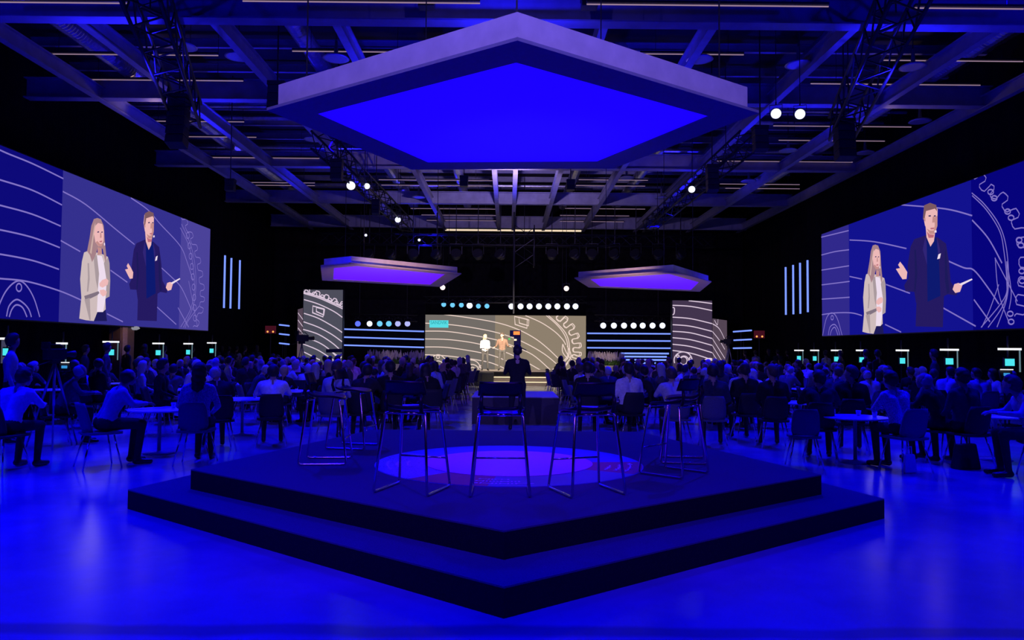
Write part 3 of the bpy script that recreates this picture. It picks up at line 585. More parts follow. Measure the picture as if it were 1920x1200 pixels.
truss(at_Y(655, 594, 36.58), at_Y(782, 597, 36.58), .3, 'short truss bar carrying lamps above left light strips', r=.02)
truss(at_Y(1115, 596, 36.58), at_Y(1255, 598, 36.58), .3, 'short truss bar carrying lamps above right light strips', r=.02)
truss(at_Y(983, 425, 34.8), at_Y(983, 500, 34.8), .9, 'square truss tower section hanging at the centre over the stage', r=.03)
o = empty('hanging_cable', at_Y(963, 545, 34.8), 0, 'thin grey cable hanging from the truss down to the stage screen', 'cable')
MB().tube([Vector((0, 0, 9.76-o.location.z)), at_Y(963, 588, 34.8)-o.location], .04, 6).build('cable', mat('grey_cable', (.01, .01, .014), .6), o)
# spotlights hanging from the cross truss
k = 0
for x in (690, 730, 775, 815, 855, 895, 935, 1035, 1075, 1110, 1150, 1190, 1235, 1280):
    lamp(at_Y(x, 474, 35.0), 'k', ordn[k % 10]+(' ' if k < 10 else ' of the right group ')+'dark unlit spotlight from left under the cross truss', 'unlit spotlights on the cross truss', rz=random.uniform(-.8, .8), tilt=R(-30), scale=1.6, hang=9.76); k += 1
for i, (x, y, s) in enumerate(((686, 441, .6), (786, 450, .6))):
    lamp(at_Y(x, y, 33), 'w', ['left','right'][i]+' of two tiny bright blue-white spotlights left of centre at the cross truss', None, scale=s*.7, hang=9.76)
# bright moving heads
for (x, y, sc, lb) in ((1455, 213, .75, 'bright round moving light at right of the large canopy, the left of a pair'), (1500, 214, .75, 'bright round moving light at right of the large canopy, the right of a pair'),
                       (658, 348, .95, 'bright round moving light on the left centre truss, larger of a pair'), (688, 349, .65, 'small bright moving light on the left centre truss, beside the larger one'),
                       (746, 412, .8, 'small bright moving light at the far end of the left centre truss'), (1297, 355, .75, 'small bright moving light on the right centre truss')):
    p = at_z(x, y, 6.7); o = lamp(p, 'w', lb, None, rz=math.atan2(-p.x, p.y)*-1, tilt=R(25), scale=sc, name='moving_light', hang=9.76)
    o.rotation_euler = (0, 0, -math.atan2(p.x, p.y))
# loudspeakers hanging
def line_array(px, py, z, n, label, s=1.0):
    s *= .62; p = at_z(px, py, z); o = empty('line_array_speaker', p, 0, label, 'loudspeaker', 'hanging loudspeaker columns')
    for i in range(n):
        a = -.07*i; MB().box((0, -.04*i*.5, -.34*i*s), (.62*s, .5*s, .31*s), m=Matrix.Rotation(a, 3, 'X')).build('speaker_cabinet', BLACK, o, bevel=.01)
    MB().box((0, 0, .24*s), (.66*s, .5*s, .08)).build('rigging_frame', TRUSS, o)
    MB().tube([(0, 0, .15), (0, 0, 9.76-z)], .015, 6).build('chain', TRUSS, o)
line_array(336, 195, 6.9, 5, 'black column of hanging loudspeakers below the upper left truss'); line_array(1582, 240, 6.7, 4, 'black column of hanging loudspeakers below the upper right truss')
line_array(800, 8, 7.4, 1, 'black hanging cluster at top edge, left of the canopy peak', .7); line_array(1105, 8, 7.4, 1, 'black hanging cluster at top edge, right of the canopy peak', .7)
line_array(1425, 250, 6.6, 3, 'black hanging speaker column right of the large canopy', .8); line_array(1335, 320, 6.6, 4, 'black hanging speaker column near the right centre truss', .8); line_array(520, 170, 6.6, 3, 'black hanging speaker column left of the large canopy', .8)
line_array(632, 310, 6.6, 3, 'black hanging speaker column beside the left bright moving lights', .8); line_array(870, 338, 7.2, 2, 'black box hanging between ceiling beams left of centre', .7); line_array(1070, 345, 7.2, 2, 'black box hanging between ceiling beams right of centre', .7)
line_array(705, 382, 6.6, 3, 'black hanging speaker at the left centre truss, further one', .7); line_array(432, 345, 6.5, 2, 'small black speaker hanging above the left wall screen end', .7)

# ------------------------------------------------------------------ ceiling steel
def ibeam(a, b_, h, wd, name, label, group, mm=STEEL):
    a = Vector(a); b_ = Vector(b_); mid = (a+b_)/2; L = (b_-a).length; t = (b_-a)/L; s = t.cross(Vector((0, 0, 1))).normalized(); u = s.cross(t)
    o = empty(name, mid, 0, label, 'ceiling beam', group)
    def bx(c, w_, h_): return [c+s*i*w_/2+u*j*h_/2+t*k_*L/2 for i in (-1, 1) for j in (-1, 1) for k_ in (-1, 1)]
    fs = [(0, 1, 3, 2), (4, 6, 7, 5), (0, 4, 5, 1), (2, 3, 7, 6), (0, 2, 6, 4), (1, 5, 7, 3)]
    m = MB()
    for c, w_, h_ in ((u*0, wd, .03), (u*h/2, .025, h), (u*h, wd, .03)): m.add(bx(c, w_, h_), fs)
    bb = m.mesh(name, mm); o2 = bpy.data.objects.new('beam_profile', bb); C.objects.link(o2); o2.parent = o; return o
ZB = 8.0
ks = [(-1.67, 'leftmost long beam, along the left wall'), (-1.335, 'second long beam from the left wall'), (-.92, 'third long beam from the left wall'), (-.54, 'fourth long beam from the left wall'), (-.085, 'long beam just left of the centre line'),
      (.035, 'long beam on the centre line'), (.29, 'long beam just right of the centre line'), (.63, 'fourth long beam from the right wall'), (1.07, 'third long beam from the right wall'), (1.52, 'second long beam from the right wall'), (1.95, 'rightmost long beam, along the right wall')]
for k_, lb in ks:
    x = k_*(ZB-CAM_H); y0 = 13.2 if abs(k_) > .5 else 14
    ibeam((x, y0, ZB), (x, 40.5, ZB), .32, .17, 'ceiling_beam', lb+' running towards the stage', 'long ceiling beams')
def tbeam(Y, z, h, label): return ibeam((-12.5, Y, z), (12.5, Y, z), h, .3, 'cross_beam', label, 'cross ceiling beams')
tbeam(13.0, 7.35, .9, 'deep steel cross beam nearest the camera, along the top edge')
tbeam(19.4, 8.05, .5, 'second cross beam from the camera'); tbeam(26.6, 8.05, .5, 'third cross beam from the camera, behind the canopy'); tbeam(33.2, 8.05, .5, 'fourth cross beam from the camera'); tbeam(39.6, 8.0, .6, 'furthest cross beam, above the stage')
for i in range(15):
    Y_ = 14.2+i*1.72
    ibeam((-12.4, Y_, 9.42), (12.4, Y_, 9.42), .2, .1, 'roof_purlin', 'slim roof purlin %s from the camera, above the long beams' % (ordn+['eleventh', 'twelfth', 'thirteenth', 'fourteenth', 'fifteenth'])[i], 'roof purlins')
# bent corrugated ducts
def duct(X, z, y0, y1, r, label):
    n = int((y1-y0)/.055); pts = []; rs = []
    for i in range(n+1): pts.append((0, y0+(y1-y0)*i/n-(y0+y1)/2, 0)); rs.append(r*(1 if i % 2 else .93))
    o = tag(MB().tube(pts, rs, 14).build('air_duct', GALV), label, 'air duct', 'corrugated air ducts'); o.location = (X, (y0+y1)/2, z)
duct(-9.9, 8.86, 13.5, 36, .24, 'long corrugated silver air duct high on the far left'); duct(10.9, 8.86, 13.5, 36, .24, 'long corrugated silver air duct high on the far right')
duct(-4.8, 8.86, 13.5, 38, .22, 'corrugated air duct left of the large canopy'); duct(7.4, 8.86, 13.5, 38, .24, 'corrugated air duct right of the large canopy'); duct(2.7, 8.9, 18, 38, .2, 'corrugated air duct right of the centre beams'); duct(-2.1, 8.9, 18, 38, .2, 'corrugated air duct left of the centre beams')
duct(5.4, 8.9, 20, 38, .2, 'corrugated air duct near the right centre truss')
# fluorescent tubes
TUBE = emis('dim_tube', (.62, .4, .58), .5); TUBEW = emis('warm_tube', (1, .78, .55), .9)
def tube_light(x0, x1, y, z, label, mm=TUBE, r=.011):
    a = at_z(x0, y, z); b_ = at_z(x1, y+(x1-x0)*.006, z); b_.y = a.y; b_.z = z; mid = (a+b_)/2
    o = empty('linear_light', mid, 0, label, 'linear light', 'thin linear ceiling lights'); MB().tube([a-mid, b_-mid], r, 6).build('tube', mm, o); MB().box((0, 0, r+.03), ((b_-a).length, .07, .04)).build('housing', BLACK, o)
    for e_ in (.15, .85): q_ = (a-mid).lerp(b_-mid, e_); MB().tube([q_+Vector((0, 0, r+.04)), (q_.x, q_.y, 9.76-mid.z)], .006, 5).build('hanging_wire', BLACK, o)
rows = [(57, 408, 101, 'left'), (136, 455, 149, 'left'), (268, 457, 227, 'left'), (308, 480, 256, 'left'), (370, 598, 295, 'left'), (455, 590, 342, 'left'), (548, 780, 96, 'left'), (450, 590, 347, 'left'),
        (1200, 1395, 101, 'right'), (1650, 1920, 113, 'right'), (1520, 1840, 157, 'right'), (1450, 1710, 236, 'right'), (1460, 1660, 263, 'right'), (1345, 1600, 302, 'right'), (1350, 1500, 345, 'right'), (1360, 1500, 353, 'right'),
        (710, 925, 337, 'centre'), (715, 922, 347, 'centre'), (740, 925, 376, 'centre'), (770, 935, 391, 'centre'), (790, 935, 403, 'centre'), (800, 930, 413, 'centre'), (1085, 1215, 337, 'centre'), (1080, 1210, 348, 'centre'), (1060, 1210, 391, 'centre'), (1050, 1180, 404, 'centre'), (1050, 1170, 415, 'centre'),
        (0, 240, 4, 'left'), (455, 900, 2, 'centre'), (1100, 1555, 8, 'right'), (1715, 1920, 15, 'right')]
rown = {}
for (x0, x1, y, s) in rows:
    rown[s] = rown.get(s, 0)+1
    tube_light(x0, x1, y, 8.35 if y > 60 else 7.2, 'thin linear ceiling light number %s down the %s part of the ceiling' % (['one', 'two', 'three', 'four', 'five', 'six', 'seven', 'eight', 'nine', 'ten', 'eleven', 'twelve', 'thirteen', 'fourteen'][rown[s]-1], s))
tube_light(835, 1090, 431, 8.0, 'bright warm linear light below the furthest cross beam', TUBEW, .05)
# saucer lamps
sm = MB().lathe([(.03, .42), (.05, .12), (.12, .09), (.27, .03), (.30, 0), (.24, -.005)], 20).mesh('lamp_shade', mat('lamp_metal', (.45, .45, .5), .4, .5, noise=.1), True)
rd = MB().tube([(0, 0, .35), (0, 0, 1.62)], .012, 6).mesh('rod', BLACK)
for i, (x, y, w_) in enumerate(((343, 88, 'left of the near left truss'), (447, 107, 'between the near left truss and the canopy'), (630, 110, 'above the left slope of the large canopy'), (1312, 112, 'above the right slope of the large canopy'), (1497, 122, 'right of the canopy, nearest row'),
                                (1712, 126, 'right of the near right truss'), (1725, 228, 'far right beside the right wall drape'), (1478, 283, 'below the bright pair of moving lights'), (1622, 287, 'right of the hanging speaker column'), (1404, 340, 'beside the right centre truss'),
                                (588, 262, 'left of the canopy corner'), (1175, 334, 'behind the canopy, right of centre'), (785, 370, 'behind the canopy, left of centre'), (1240, 372, 'far behind the canopy at right'))):
    o = empty('pendant_lamp', at_z(x, y, 8.15), 0, 'round saucer-shaped unlit pendant lamp '+w_, 'pendant lamp', 'saucer pendant lamps'); link('lamp_shade', sm, o); link('rod', rd, o)
# cable trays and pipes crossing
for i, (Y, z, r) in enumerate(((15.5, 9.2, .05), (17, 9.25, .08), (21.5, 9.25, .07), (23.5, 9.2, .05), (25, 9.3, .09), (28.5, 9.25, .07), (30.3, 9.25, .06), (31.8, 9.3, .08), (35, 9.25, .07), (36.6, 9.2, .05), (38, 9.3, .08))):
    tag(MB().tube([(-12.5, Y, z), (12.5, Y, z)], r, 10).build('ceiling_pipe', GALV), '%s ceiling pipe crossing the hall, counted from the camera' % (ordn+['eleventh'])[i], 'pipe', 'pipes crossing the ceiling')

# ------------------------------------------------------------------ bar stools
def make_stool():
    o = empty('bar_stool', (0, 0, 0), 0, 'x', 'bar stool', 'chrome bar stools on the platform')
    r = .0125
    for s in (-1, 1):
        # sled frame in a plane x = s*..., leaning inwards at the top
        xt, xb = .19*s, .255*s
        pts = [(xt*.5, -.15, .70), (xt, -.17, .70), (xt+.006*s, -.178, .68), (xb, -.255, .04), (xb, -.25, .0125+.008), (xb, -.225, .0125), (xb, .225, .0125), (xb, .25, .0205), (xb, .255, .04), (xt+.006*s, .168, .68), (xt, .16, .70), (xt*.5, .15, .70)]
        MB().tube(pts, r, 10).build('sled_leg', CHROME, o, True)
    MB().tube([(-.232, .226, .27), (.232, .226, .27)], .009, 8).build('footrest', CHROME, o, True)
    for yy in (-.15, .15): MB().tube([(-.1, yy, .70), (.1, yy, .70)], r, 8).build('cross_bar', CHROME, o, True)
    # seat shell grid
    def shell(f_, nu, nv, th, m, name):
        vs = []; fs = []
        for side in (0, 1):
            for i in range(nu+1):
                for j in range(nv+1):
                    p = Vector(f_(i/nu, j/nv)); vs.append(p+Vector((0, 0, 0)) if side == 0 else p+Vector(th))
        K = (nu+1)*(nv+1)
        for i in range(nu):
            for j in range(nv):
                a = i*(nv+1)+j; fs.append((a, a+1, a+nv+2, a+nv+1)); fs.append((K+a, K+a+nv+1, K+a+nv+2, K+a+1))
        for i in range(nu):
            for j in (0, nv): a = i*(nv+1)+j; fs.append((a, a+nv+1, K+a+nv+1, K+a))
        for j in range(nv):
            for i in (0, nu): a = i*(nv+1)+j; fs.append((a, a+1, K+a+1, K+a))
        MB().add(vs, fs).build(name, m, o, True)
    def seat(u, v):
        x = (u-.5)*2; y = (v-.5)*2; k = (1-.12*abs(y)**3); return (.21*x*k, .20*y*(1-.15*abs(x)**3), .715+.018*x*x+(.03*max(0, -y)**3)-.02*max(0, y)**2)
    shell(seat, 10, 10, (0, 0, .022), SEATW, 'seat')
    def back(u, v):
        x = (u-.5)*2; return (.20*x*(1-.08*v), -.215-.04*v+.05*x*x, .865+.125*v)
    shell(back, 10, 5, (0, .018, 0), SEATW, 'backrest')
    for s in (-1, 1):
        MB().tube([(.165*s, -.19, .72), (.17*s, -.215, .80), (.165*s, -.205, .88)], [.02, .018, .014], 8).build('back_support', SEATW, o, True)
    return remember(o)
stool = make_stool(); used = False
sp = [(-.0+(942.5-955)*6.75/F, 6.78, 0, 'bar stool standing nearest the camera at centre, seen from behind'), (-.85, 6.87, -18, 'bar stool just left of the nearest centre one'), (.71, 6.83, 20, 'bar stool just right of the nearest centre one'),
      (-2.02, 8.5, -86, 'leftmost bar stool, turned sideways at the left edge of the platform'), (-1.98, 9.75, -100, 'bar stool half hidden behind the leftmost one'),
      (1.72, 7.85, 47, 'right bar stool in front of another at the right side of the platform'), (2.02, 8.75, 80, 'bar stool half hidden behind the right one')]
for (x, y, rz, lb) in sp:
    o = stool if not used else copy_tree(stool); used = True
    o.location = (x, y, Z2); o.rotation_euler = (0, 0, R(rz)); o['label'] = lb
# white folded sheets lying on stools' seats
for (x, y, px_) in ((-.85, 6.87, 'left'), (.71, 6.83, 'right')):
    o = MB().box((0, 0, 0), (.2, .27, .012)).build('brochure', PAPER); o.location = (x, y, Z2+.752); o.rotation_euler = (0, 0, R(8 if x < 0 else -10)); tag(o, 'pale folded brochure lying on the bar stool just %s of the centre one' % px_, 'brochure')

# ------------------------------------------------------------------ people
def lerp(a, b_, t): return tuple(a[i]+(b_[i]-a[i])*t for i in range(3))
def cap(S_, a, b_, ra, rb, m):
    L = math.dist(a, b_); n = max(1, int(L/(min(ra, rb)*.35)))
    for i in range(n+1): S_.append((lerp(a, b_, i/n), ra+(rb-ra)*i/n, m))
ICO = {}
def ico(sub):
    if sub not in ICO:
        bm = bmesh.new(); bmesh.ops.create_icosphere(bm, subdivisions=sub, radius=1); ICO[sub] = (np.array([v.co[:] for v in bm.verts]), [tuple(v.index for v in f.verts) for f in bm.faces]); bm.free()
    return ICO[sub]
def skin_spheres(name, S_, voxel, mats, smooth_it=3, sub=2):
    V, Fc = ico(sub); Vs = []; Fs = []; k = 0
    F_ = np.array(Fc)
    for p, r, m in S_:
        rr_ = np.array(r if isinstance(r, (tuple, list)) else (r, r, r)); Vs.append(V*rr_+np.array(p)); Fs.append(F_+k); k += len(V)
    me = bpy.data.meshes.new('tmp'); me.from_pydata(np.concatenate(Vs).tolist(), [], np.concatenate(Fs).tolist())
    o = bpy.data.objects.new('tmp', me); C.objects.link(o)
    md = o.modifiers.new('r', 'REMESH'); md.mode = 'VOXEL'; md.voxel_size = voxel; md.use_smooth_shade = True
    sm_ = o.modifiers.new('s', 'SMOOTH'); sm_.iterations = smooth_it; sm_.factor = .5
    bpy.context.view_layer.update()
    out = bpy.data.meshes.new_from_object(o.evaluated_get(bpy.context.evaluated_depsgraph_get())); bpy.data.objects.remove(o); bpy.data.meshes.remove(me)
    out.name = name; out.materials.clear()
    for m in mats: out.materials.append(m)
    if len(mats) > 1:
        n = len(out.polygons); cen = np.empty(n*3); out.polygons.foreach_get('center', cen); cen = cen.reshape(-1, 3)
        P = np.array([s[0] for s in S_]); Rr = np.array([np.mean(s[1]) if isinstance(s[1], (tuple, list)) else s[1] for s in S_]); Mi = np.array([s[2] for s in S_], dtype=np.int32)
        idx = np.empty(n, dtype=np.int32)
        for a in range(0, n, 4000):
            D = np.linalg.norm(cen[a:a+4000, None]-P[None], axis=2)-Rr[None]; idx[a:a+4000] = Mi[D.argmin(1)]
        out.polygons.foreach_set('material_index', idx)
    out.polygons.foreach_set('use_smooth', [True]*len(out.polygons)); return out
SK = mat('skin', (.42, .27, .20), .55, noise=.08, scale=15); SK2 = mat('skin_dark', (.2, .12, .08), .55)
def cloth(name, c): return mat(name, c, .85, noise=.15, scale=25, spec=.2)
TOPS = {'white shirt': cloth('white_shirt', (.78, .78, .76)), 'pale jacket': cloth('pale_jacket', (.5, .5, .52)), 'black suit': cloth('black_suit', (.016, .016, .02)), 'navy jacket': cloth('navy_jacket', (.03, .035, .07)),
        'grey jacket': cloth('grey_jacket', (.10, .10, .11)), 'light blue shirt': cloth('light_blue_shirt', (.4, .45, .55)), 'dark sweater': cloth('dark_sweater', (.03, .025, .028)),
        'patterned white blouse': mat('patterned_blouse', (.55, .5, .58), .85, noise=.6, scale=60)}
TRS = cloth('dark_trousers', (.02, .02, .03)); SHO = mat('black_shoes', (.012, .012, .012), .35)
HAIRS = {'dark': mat('dark_hair', (.018, .013, .01), .6, noise=.3, scale=60), 'brown': mat('brown_hair', (.07, .045, .03), .6, noise=.3, scale=60), 'grey': mat('grey_hair', (.42, .42, .43), .6, noise=.2, scale=60), 'blond': mat('blond_hair', (.5, .38, .22), .6, noise=.2, scale=60)}
def rotx(p, c, a):
    y, z = p[1]-c[1], p[2]-c[2]; return (p[0], c[1]+y*math.cos(a)+z*math.sin(a), c[2]-y*math.sin(a)+z*math.cos(a))
def head_sp(S_, H, hp, yaw, tilt=0, fine=False):
    def q(x, y, z):
        y2, z2 = y*math.cos(tilt)+z*math.sin(tilt)*-1, z*math.cos(tilt)+y*math.sin(tilt)
        a = -yaw; return (hp[0]+x*math.cos(a)-y2*math.sin(a), hp[1]+x*math.sin(a)+y2*math.cos(a), hp[2]+z2)
    S_.append((q(0, -.01, .025), .088, 0)); S_.append((q(0, .015, .01), .08, 0)); S_.append((q(0, .03, -.03), .062, 0)); S_.append((q(0, .05, -.065), .042, 0)); S_.append((q(0, .065, -.085), .028, 0))
    S_.append((q(0, .065, .03), .045, 0)); S_.append((q(0, .092, -.012), .018, 0)); S_.append((q(0, .105, -.022), .015, 0)); S_.append((q(0, .088, -.055), .02, 0))
    for s in (-1, 1): S_.append((q(.083*s, -.005, -.01), .02, 0)); S_.append((q(.085*s, -.012, .01), .018, 0)); S_.append((q(.04*s, .055, -.03), .03, 0))
    H0 = []
    for (x, y, z, r) in ((0, -.02, .05, .088), (0, -.045, .02, .082), (0, .01, .07, .078), (0, .045, .085, .045), (.03, .03, .08, .05), (-.03, .03, .08, .05), (.045, -.03, -.01, .055), (-.045, -.03, -.01, .055), (0, -.055, -.03, .06), (.06, -.01, .045, .042), (-.06, -.01, .045, .042)): H0.append((q(x, y, z), r, 0))
    HL = list(H0)
    for (x, y, z, r) in ((.07, .0, -.03, .035), (-.07, .0, -.03, .035), (0, -.06, -.08, .065), (.05, -.045, -.09, .05), (-.05, -.045, -.09, .05), (.065, -.02, -.1, .035), (-.065, -.02, -.1, .035), (.04, -.06, -.15, .05), (-.04, -.06, -.15, .05), (0, -.075, -.17, .055), (0, -.08, -.22, .045), (.045, -.07, -.21, .04), (-.045, -.07, -.21, .04)): HL.append((q(x, y, z), r, 0))
    H['short'] = H0; H['long'] = HL
    return q
def hand(S_, wr, el, up, side, fine):
    d = (Vector(wr)-Vector(el)).normalized(); u = Vector(up).normalized(); u = (u-d*u.dot(d)).normalized(); s = d.cross(u)
    w_ = Vector(wr)
    if not fine:
        cap(S_, tuple(w_), tuple(w_+d*.09), .036, .034, 0); cap(S_, tuple(w_+d*.09), tuple(w_+d*.15-u*.03), .03, .022, 0); return
    for k_ in (-1, -.33, .33, 1): cap(S_, tuple(w_+s*.012*k_+d*.0), tuple(w_+s*.026*k_+d*.085), .019, .015, 0)
    for k_, L in ((-1, .062), (-.33, .078), (.33, .085), (1, .072)):
        b0 = w_+s*.028*k_+d*.09; b1 = b0+d*L*.5-u*.012; b2 = b1+d*L*.42-u*.028; cap(S_, tuple(b0), tuple(b1), .0105, .0095, 0); cap(S_, tuple(b1), tuple(b2), .0095, .008, 0)
    sd = s*side; b0 = w_+sd*.022+d*.025; b1 = b0+sd*.03+d*.03-u*.008; b2 = b1+d*.03+sd*.006-u*.01; cap(S_, tuple(b0), tuple(b1), .014, .012, 0); cap(S_, tuple(b1), tuple(b2), .012, .010, 0)
def person_mesh(key, pose, head_yaw=0, woman=False, fine=False):
    S_ = []; H = {}; k = .92 if woman else 1.0; vox = .0125 if fine else .026
    if pose == 'stand' or pose == 'present' or pose == 'operate' or pose == 'clasp':
        hz = .93; top = lambda x, y, z: (x*k, y, z)
        for s in (-1, 1):
            st_ = .11 if pose != 'stand' else .09
            cap(S_, (.085*s, 0, .93), (.09*s, .01, .88), .105*k, .10*k, 2); cap(S_, (.09*s, .01, .88), (st_*s*1.1, .015, .5), .09*k, .06*k, 2); cap(S_, (st_*s*1.1, .015, .5), (st_*s*1.25, -.01, .1), .058*k, .042, 2)
            cap(S_, (st_*s*1.25, -.02, .05), (st_*s*1.5, .15, .035), .045, .036, 3)
            cap(S_, (.075*s, 0, .95), (.06*s, 0, 1.08), .10*k, .095*k, 1); cap(S_, (.06*s, 0, 1.08), (.10*s*k, -.005, 1.3), .095*k, .11*k, 1); cap(S_, (.10*s*k, 0, 1.34), (.175*s*k, -.005, 1.40), .09*k, .062, 1)
            cap(S_, (.03*s, 0, 1.44), (.12*s*k, 0, 1.42), .05, .055, 1)
            sh = (.195*s*k, -.005, 1.385)
            if pose == 'stand': el = (.235*s, -.03, 1.12); wr = (.22*s, .06, .88)
            elif pose == 'present': el = (.27*s, -.02, 1.12); wr = (.36*s, .2, 1.12 if s < 0 else 1.08)
            elif pose == 'clasp': el = (.215*s, .0, 1.1); wr = (.05*s, .2, 1.08+.03*s)
            else: el = (.26*s, .1, 1.16); wr = (.12*s, .3, 1.32)
            cap(S_, sh, el, .058*k, .043, 1); cap(S_, el, wr, .043, .03, 1); hand(S_, wr, el, (0, 0, 1) if pose != 'stand' else (s, 0, 0), -s, fine)
        cap(S_, (0, -.005, 1.42), (0, .01, 1.53), .056*k, .052*k, 0); q = head_sp(S_, H, (0, .015, 1.625), head_yaw)
    else:
        lean = {'upright': .03, 'lean': .42, 'relaxed': -.12, 'chin': .3}[pose]; hc = (0, 0, .56)
        T = lambda x, y, z: rotx((x*k, y, z), hc, lean)
        for s in (-1, 1):
            S_.append(((.085*s, 0, .56), .11*k, 2)); kn = (.13*s if not woman else .08*s, .43, .535); cap(S_, (.09*s, .02, .55), kn, .088*k, .062, 2)
            an = (kn[0]*1.05, .38 if pose != 'relaxed' else .52, .1); cap(S_, kn, an, .058, .042, 2); cap(S_, (an[0], an[1]-.02, .05), (an[0]*1.1, an[1]+.16, .036), .044, .035, 3)
            cap(S_, T(.075*s, 0, .62), T(.065*s, 0, .75), .105*k, .098*k, 1); cap(S_, T(.065*s, 0, .75), T(.10*s, 0, .92), .098*k, .11*k, 1); cap(S_, T(.10*s, 0, .95), T(.175*s, 0, 1.0), .09*k, .062*k, 1); cap(S_, T(.03*s, 0, 1.035), T(.12*s, 0, 1.02), .05, .055, 1)
            sh = T(.19*s, 0, .985)
            if pose == 'lean': el = (.27*s, sh[1]+.10, .80); wr = (.13*s, sh[1]+.30, .80)
            elif pose == 'chin' and s > 0: el = (.2, sh[1]+.17, .82); wr = (.07, sh[1]+.16, T(0, 0, 1.06)[2])
            elif pose == 'chin': el = (-.26, sh[1]+.08, .79); wr = (-.05, sh[1]+.26, .80)
            elif pose == 'relaxed': el = (.27*s, .02, .76); wr = (.06*s, .22, .72)
            else: el = (.25*s, .04, .76); wr = (.13*s, .28, .66)
            cap(S_, sh, el, .058*k, .044, 1); cap(S_, el, wr, .044, .031, 1); hand(S_, wr, el, (0, 0, 1), -s, fine)
        cap(S_, T(0, 0, 1.04), T(0, .015, 1.14), .055*k, .052*k, 0); hp = T(0, .02, 1.215); q = head_sp(S_, H, hp, head_yaw)
    body = skin_spheres('person', S_, vox, (SK, TOPS['black suit'], TRS, SHO))
    hs = {}
    for t in (('short', 'long') if woman else ('short', 'bald')):
        if t == 'bald':
            base = [s for s in H['short'] if s[0][2] < q(0, 0, .03)[2]]; base = [(p, r*.98, m) for p, r, m in base]
            hs[t] = skin_spheres('hair', base, vox*.9, (HAIRS['dark'],), 2)
        else: hs[t] = skin_spheres('hair', H[t], vox*.9, (HAIRS['dark'],), 2)
    return body, hs, q
PM = {}
def get_person(pose, yaw, woman, fine):
    yb = max(-70, min(70, round(yaw/35)*35)); key = (pose, yb, woman, fine)
    if key not in PM: PM[key] = person_mesh(key, pose, R(yb), woman, fine)
    return PM[key]
def place_person(x, y, az, look, pose, woman, hair, hcol, top, label, group=None, z=0, fine=False, skin=SK, trs=TRS, scale=1):
    """az: degrees clockwise from the stage direction; look: absolute direction the head is turned to."""
    rel = (look-az+180) % 360-180
    body, hs, q = get_person(pose, rel, woman, fine)
    o = bpy.data.objects.new('person', body); C.objects.link(o); o.location = (x, y, z); o.rotation_euler = (0, 0, -R(az)); o.scale = (scale,)*3
    for i, m in enumerate((skin, TOPS[top] if isinstance(top, str) else top, trs, SHO)): o.material_slots[i].link = 'OBJECT'; o.material_slots[i].material = m
    tag(o, label, 'person', group)
    if hair in hs:
        h = bpy.data.objects.new('hair', hs[hair]); C.objects.link(h); h.parent = o; h.material_slots[0].link = 'OBJECT'; h.material_slots[0].material = HAIRS[hcol]
    if fine:
        for s in (-1, 1):
            e = MB(); c_ = q(.03*s, .088, .012); V, Fc = ico(1); e.add([tuple(v*.011+np.array(c_)) for v in V], Fc); e.build('eye', mat('eye', (.6, .6, .6), .2), o, True)
    return o

# ------------------------------------------------------------------ chairs and tables
def chair_meshes():
    seat = MB(); back = MB(); legs = []
    n = 10
    def slab(mb, f_, nu, nv, th):
        vs = []; fs = []
        for side in (0, 1):
            for i in range(nu+1):
                for j in range(nv+1): p = Vector(f_(i/nu, j/nv)); vs.append(p+Vector(th)*side)
        K = (nu+1)*(nv+1)
        for i in range(nu):
            for j in range(nv): a = i*(nv+1)+j; fs += [(a, a+1, a+nv+2, a+nv+1), (K+a, K+a+nv+1, K+a+nv+2, K+a+1)]
        for i in range(nu):
            for j in (0, nv): a = i*(nv+1)+j; fs.append((a, a+nv+1, K+a+nv+1, K+a))
        for j in range(nv):
            for i in (0, nu): a = i*(nv+1)+j; fs.append((a, a+1, K+a+1, K+a))
        mb.add(vs, fs)
    slab(seat, lambda u, v: ((u-.5)*.46*(1-.1*(2*v-1)**2), -.2+v*.43, .425+.012*(2*u-1)**2), 8, 6, (0, 0, .035))
    slab(back, lambda u, v: ((u-.5)*(.40-.05*v)*(1-.15*(2*v-1)**4), -.2-.10*v+.05*(2*u-1)**2, .47+.38*v), 8, 6, (0, .035, 0))
    for sx_ in (-1, 1):
        for sy_ in (-1, 1): legs.append(MB().tube([(.15*sx_, .14*sy_, .425), (.235*sx_, .23*sy_-.01, .0)], .0105, 8))
    return seat, back, legs
_s, _b, _l = chair_meshes()
CSEAT = _s.mesh('seat', UPH, True); CBACK = _b.mesh('backrest', UPH, True); CLEG = [l.mesh('leg', CHROME, True) for l in _l]
_all = MB(); 
for q_ in (_s, _b)+tuple(_l): _all.add(q_.v, q_.f)
CONE = _all.mesh('conference_chair', UPH); CONE.materials.append(CHROME)
nsb = len(_s.f)+len(_b.f)
for i, p in enumerate(CONE.polygons): p.material_index = 1 if i >= nsb else 0
CONED = CONE.copy(); CONED.materials.clear(); CONED.materials.append(UPHD); CONED.materials.append(CHROME)
def chair(x, y, az, label, group=None, parts=True, dark=False):
    if parts:
        o = empty('conference_chair', (x, y, 0), -R(az), label, 'chair', group)
        for nm, me in (('seat', CSEAT), ('backrest', CBACK)):
            c = link(nm, me, o)
            if dark: c.material_slots[0].link = 'OBJECT'; c.material_slots[0].material = UPHD
        for l in CLEG: link('leg', l, o)
    else: o = link('conference_chair', CONED if dark else CONE, None, (x, y, 0), -R(az)); tag(o, label, 'chair', group)
    return o
TS = .92
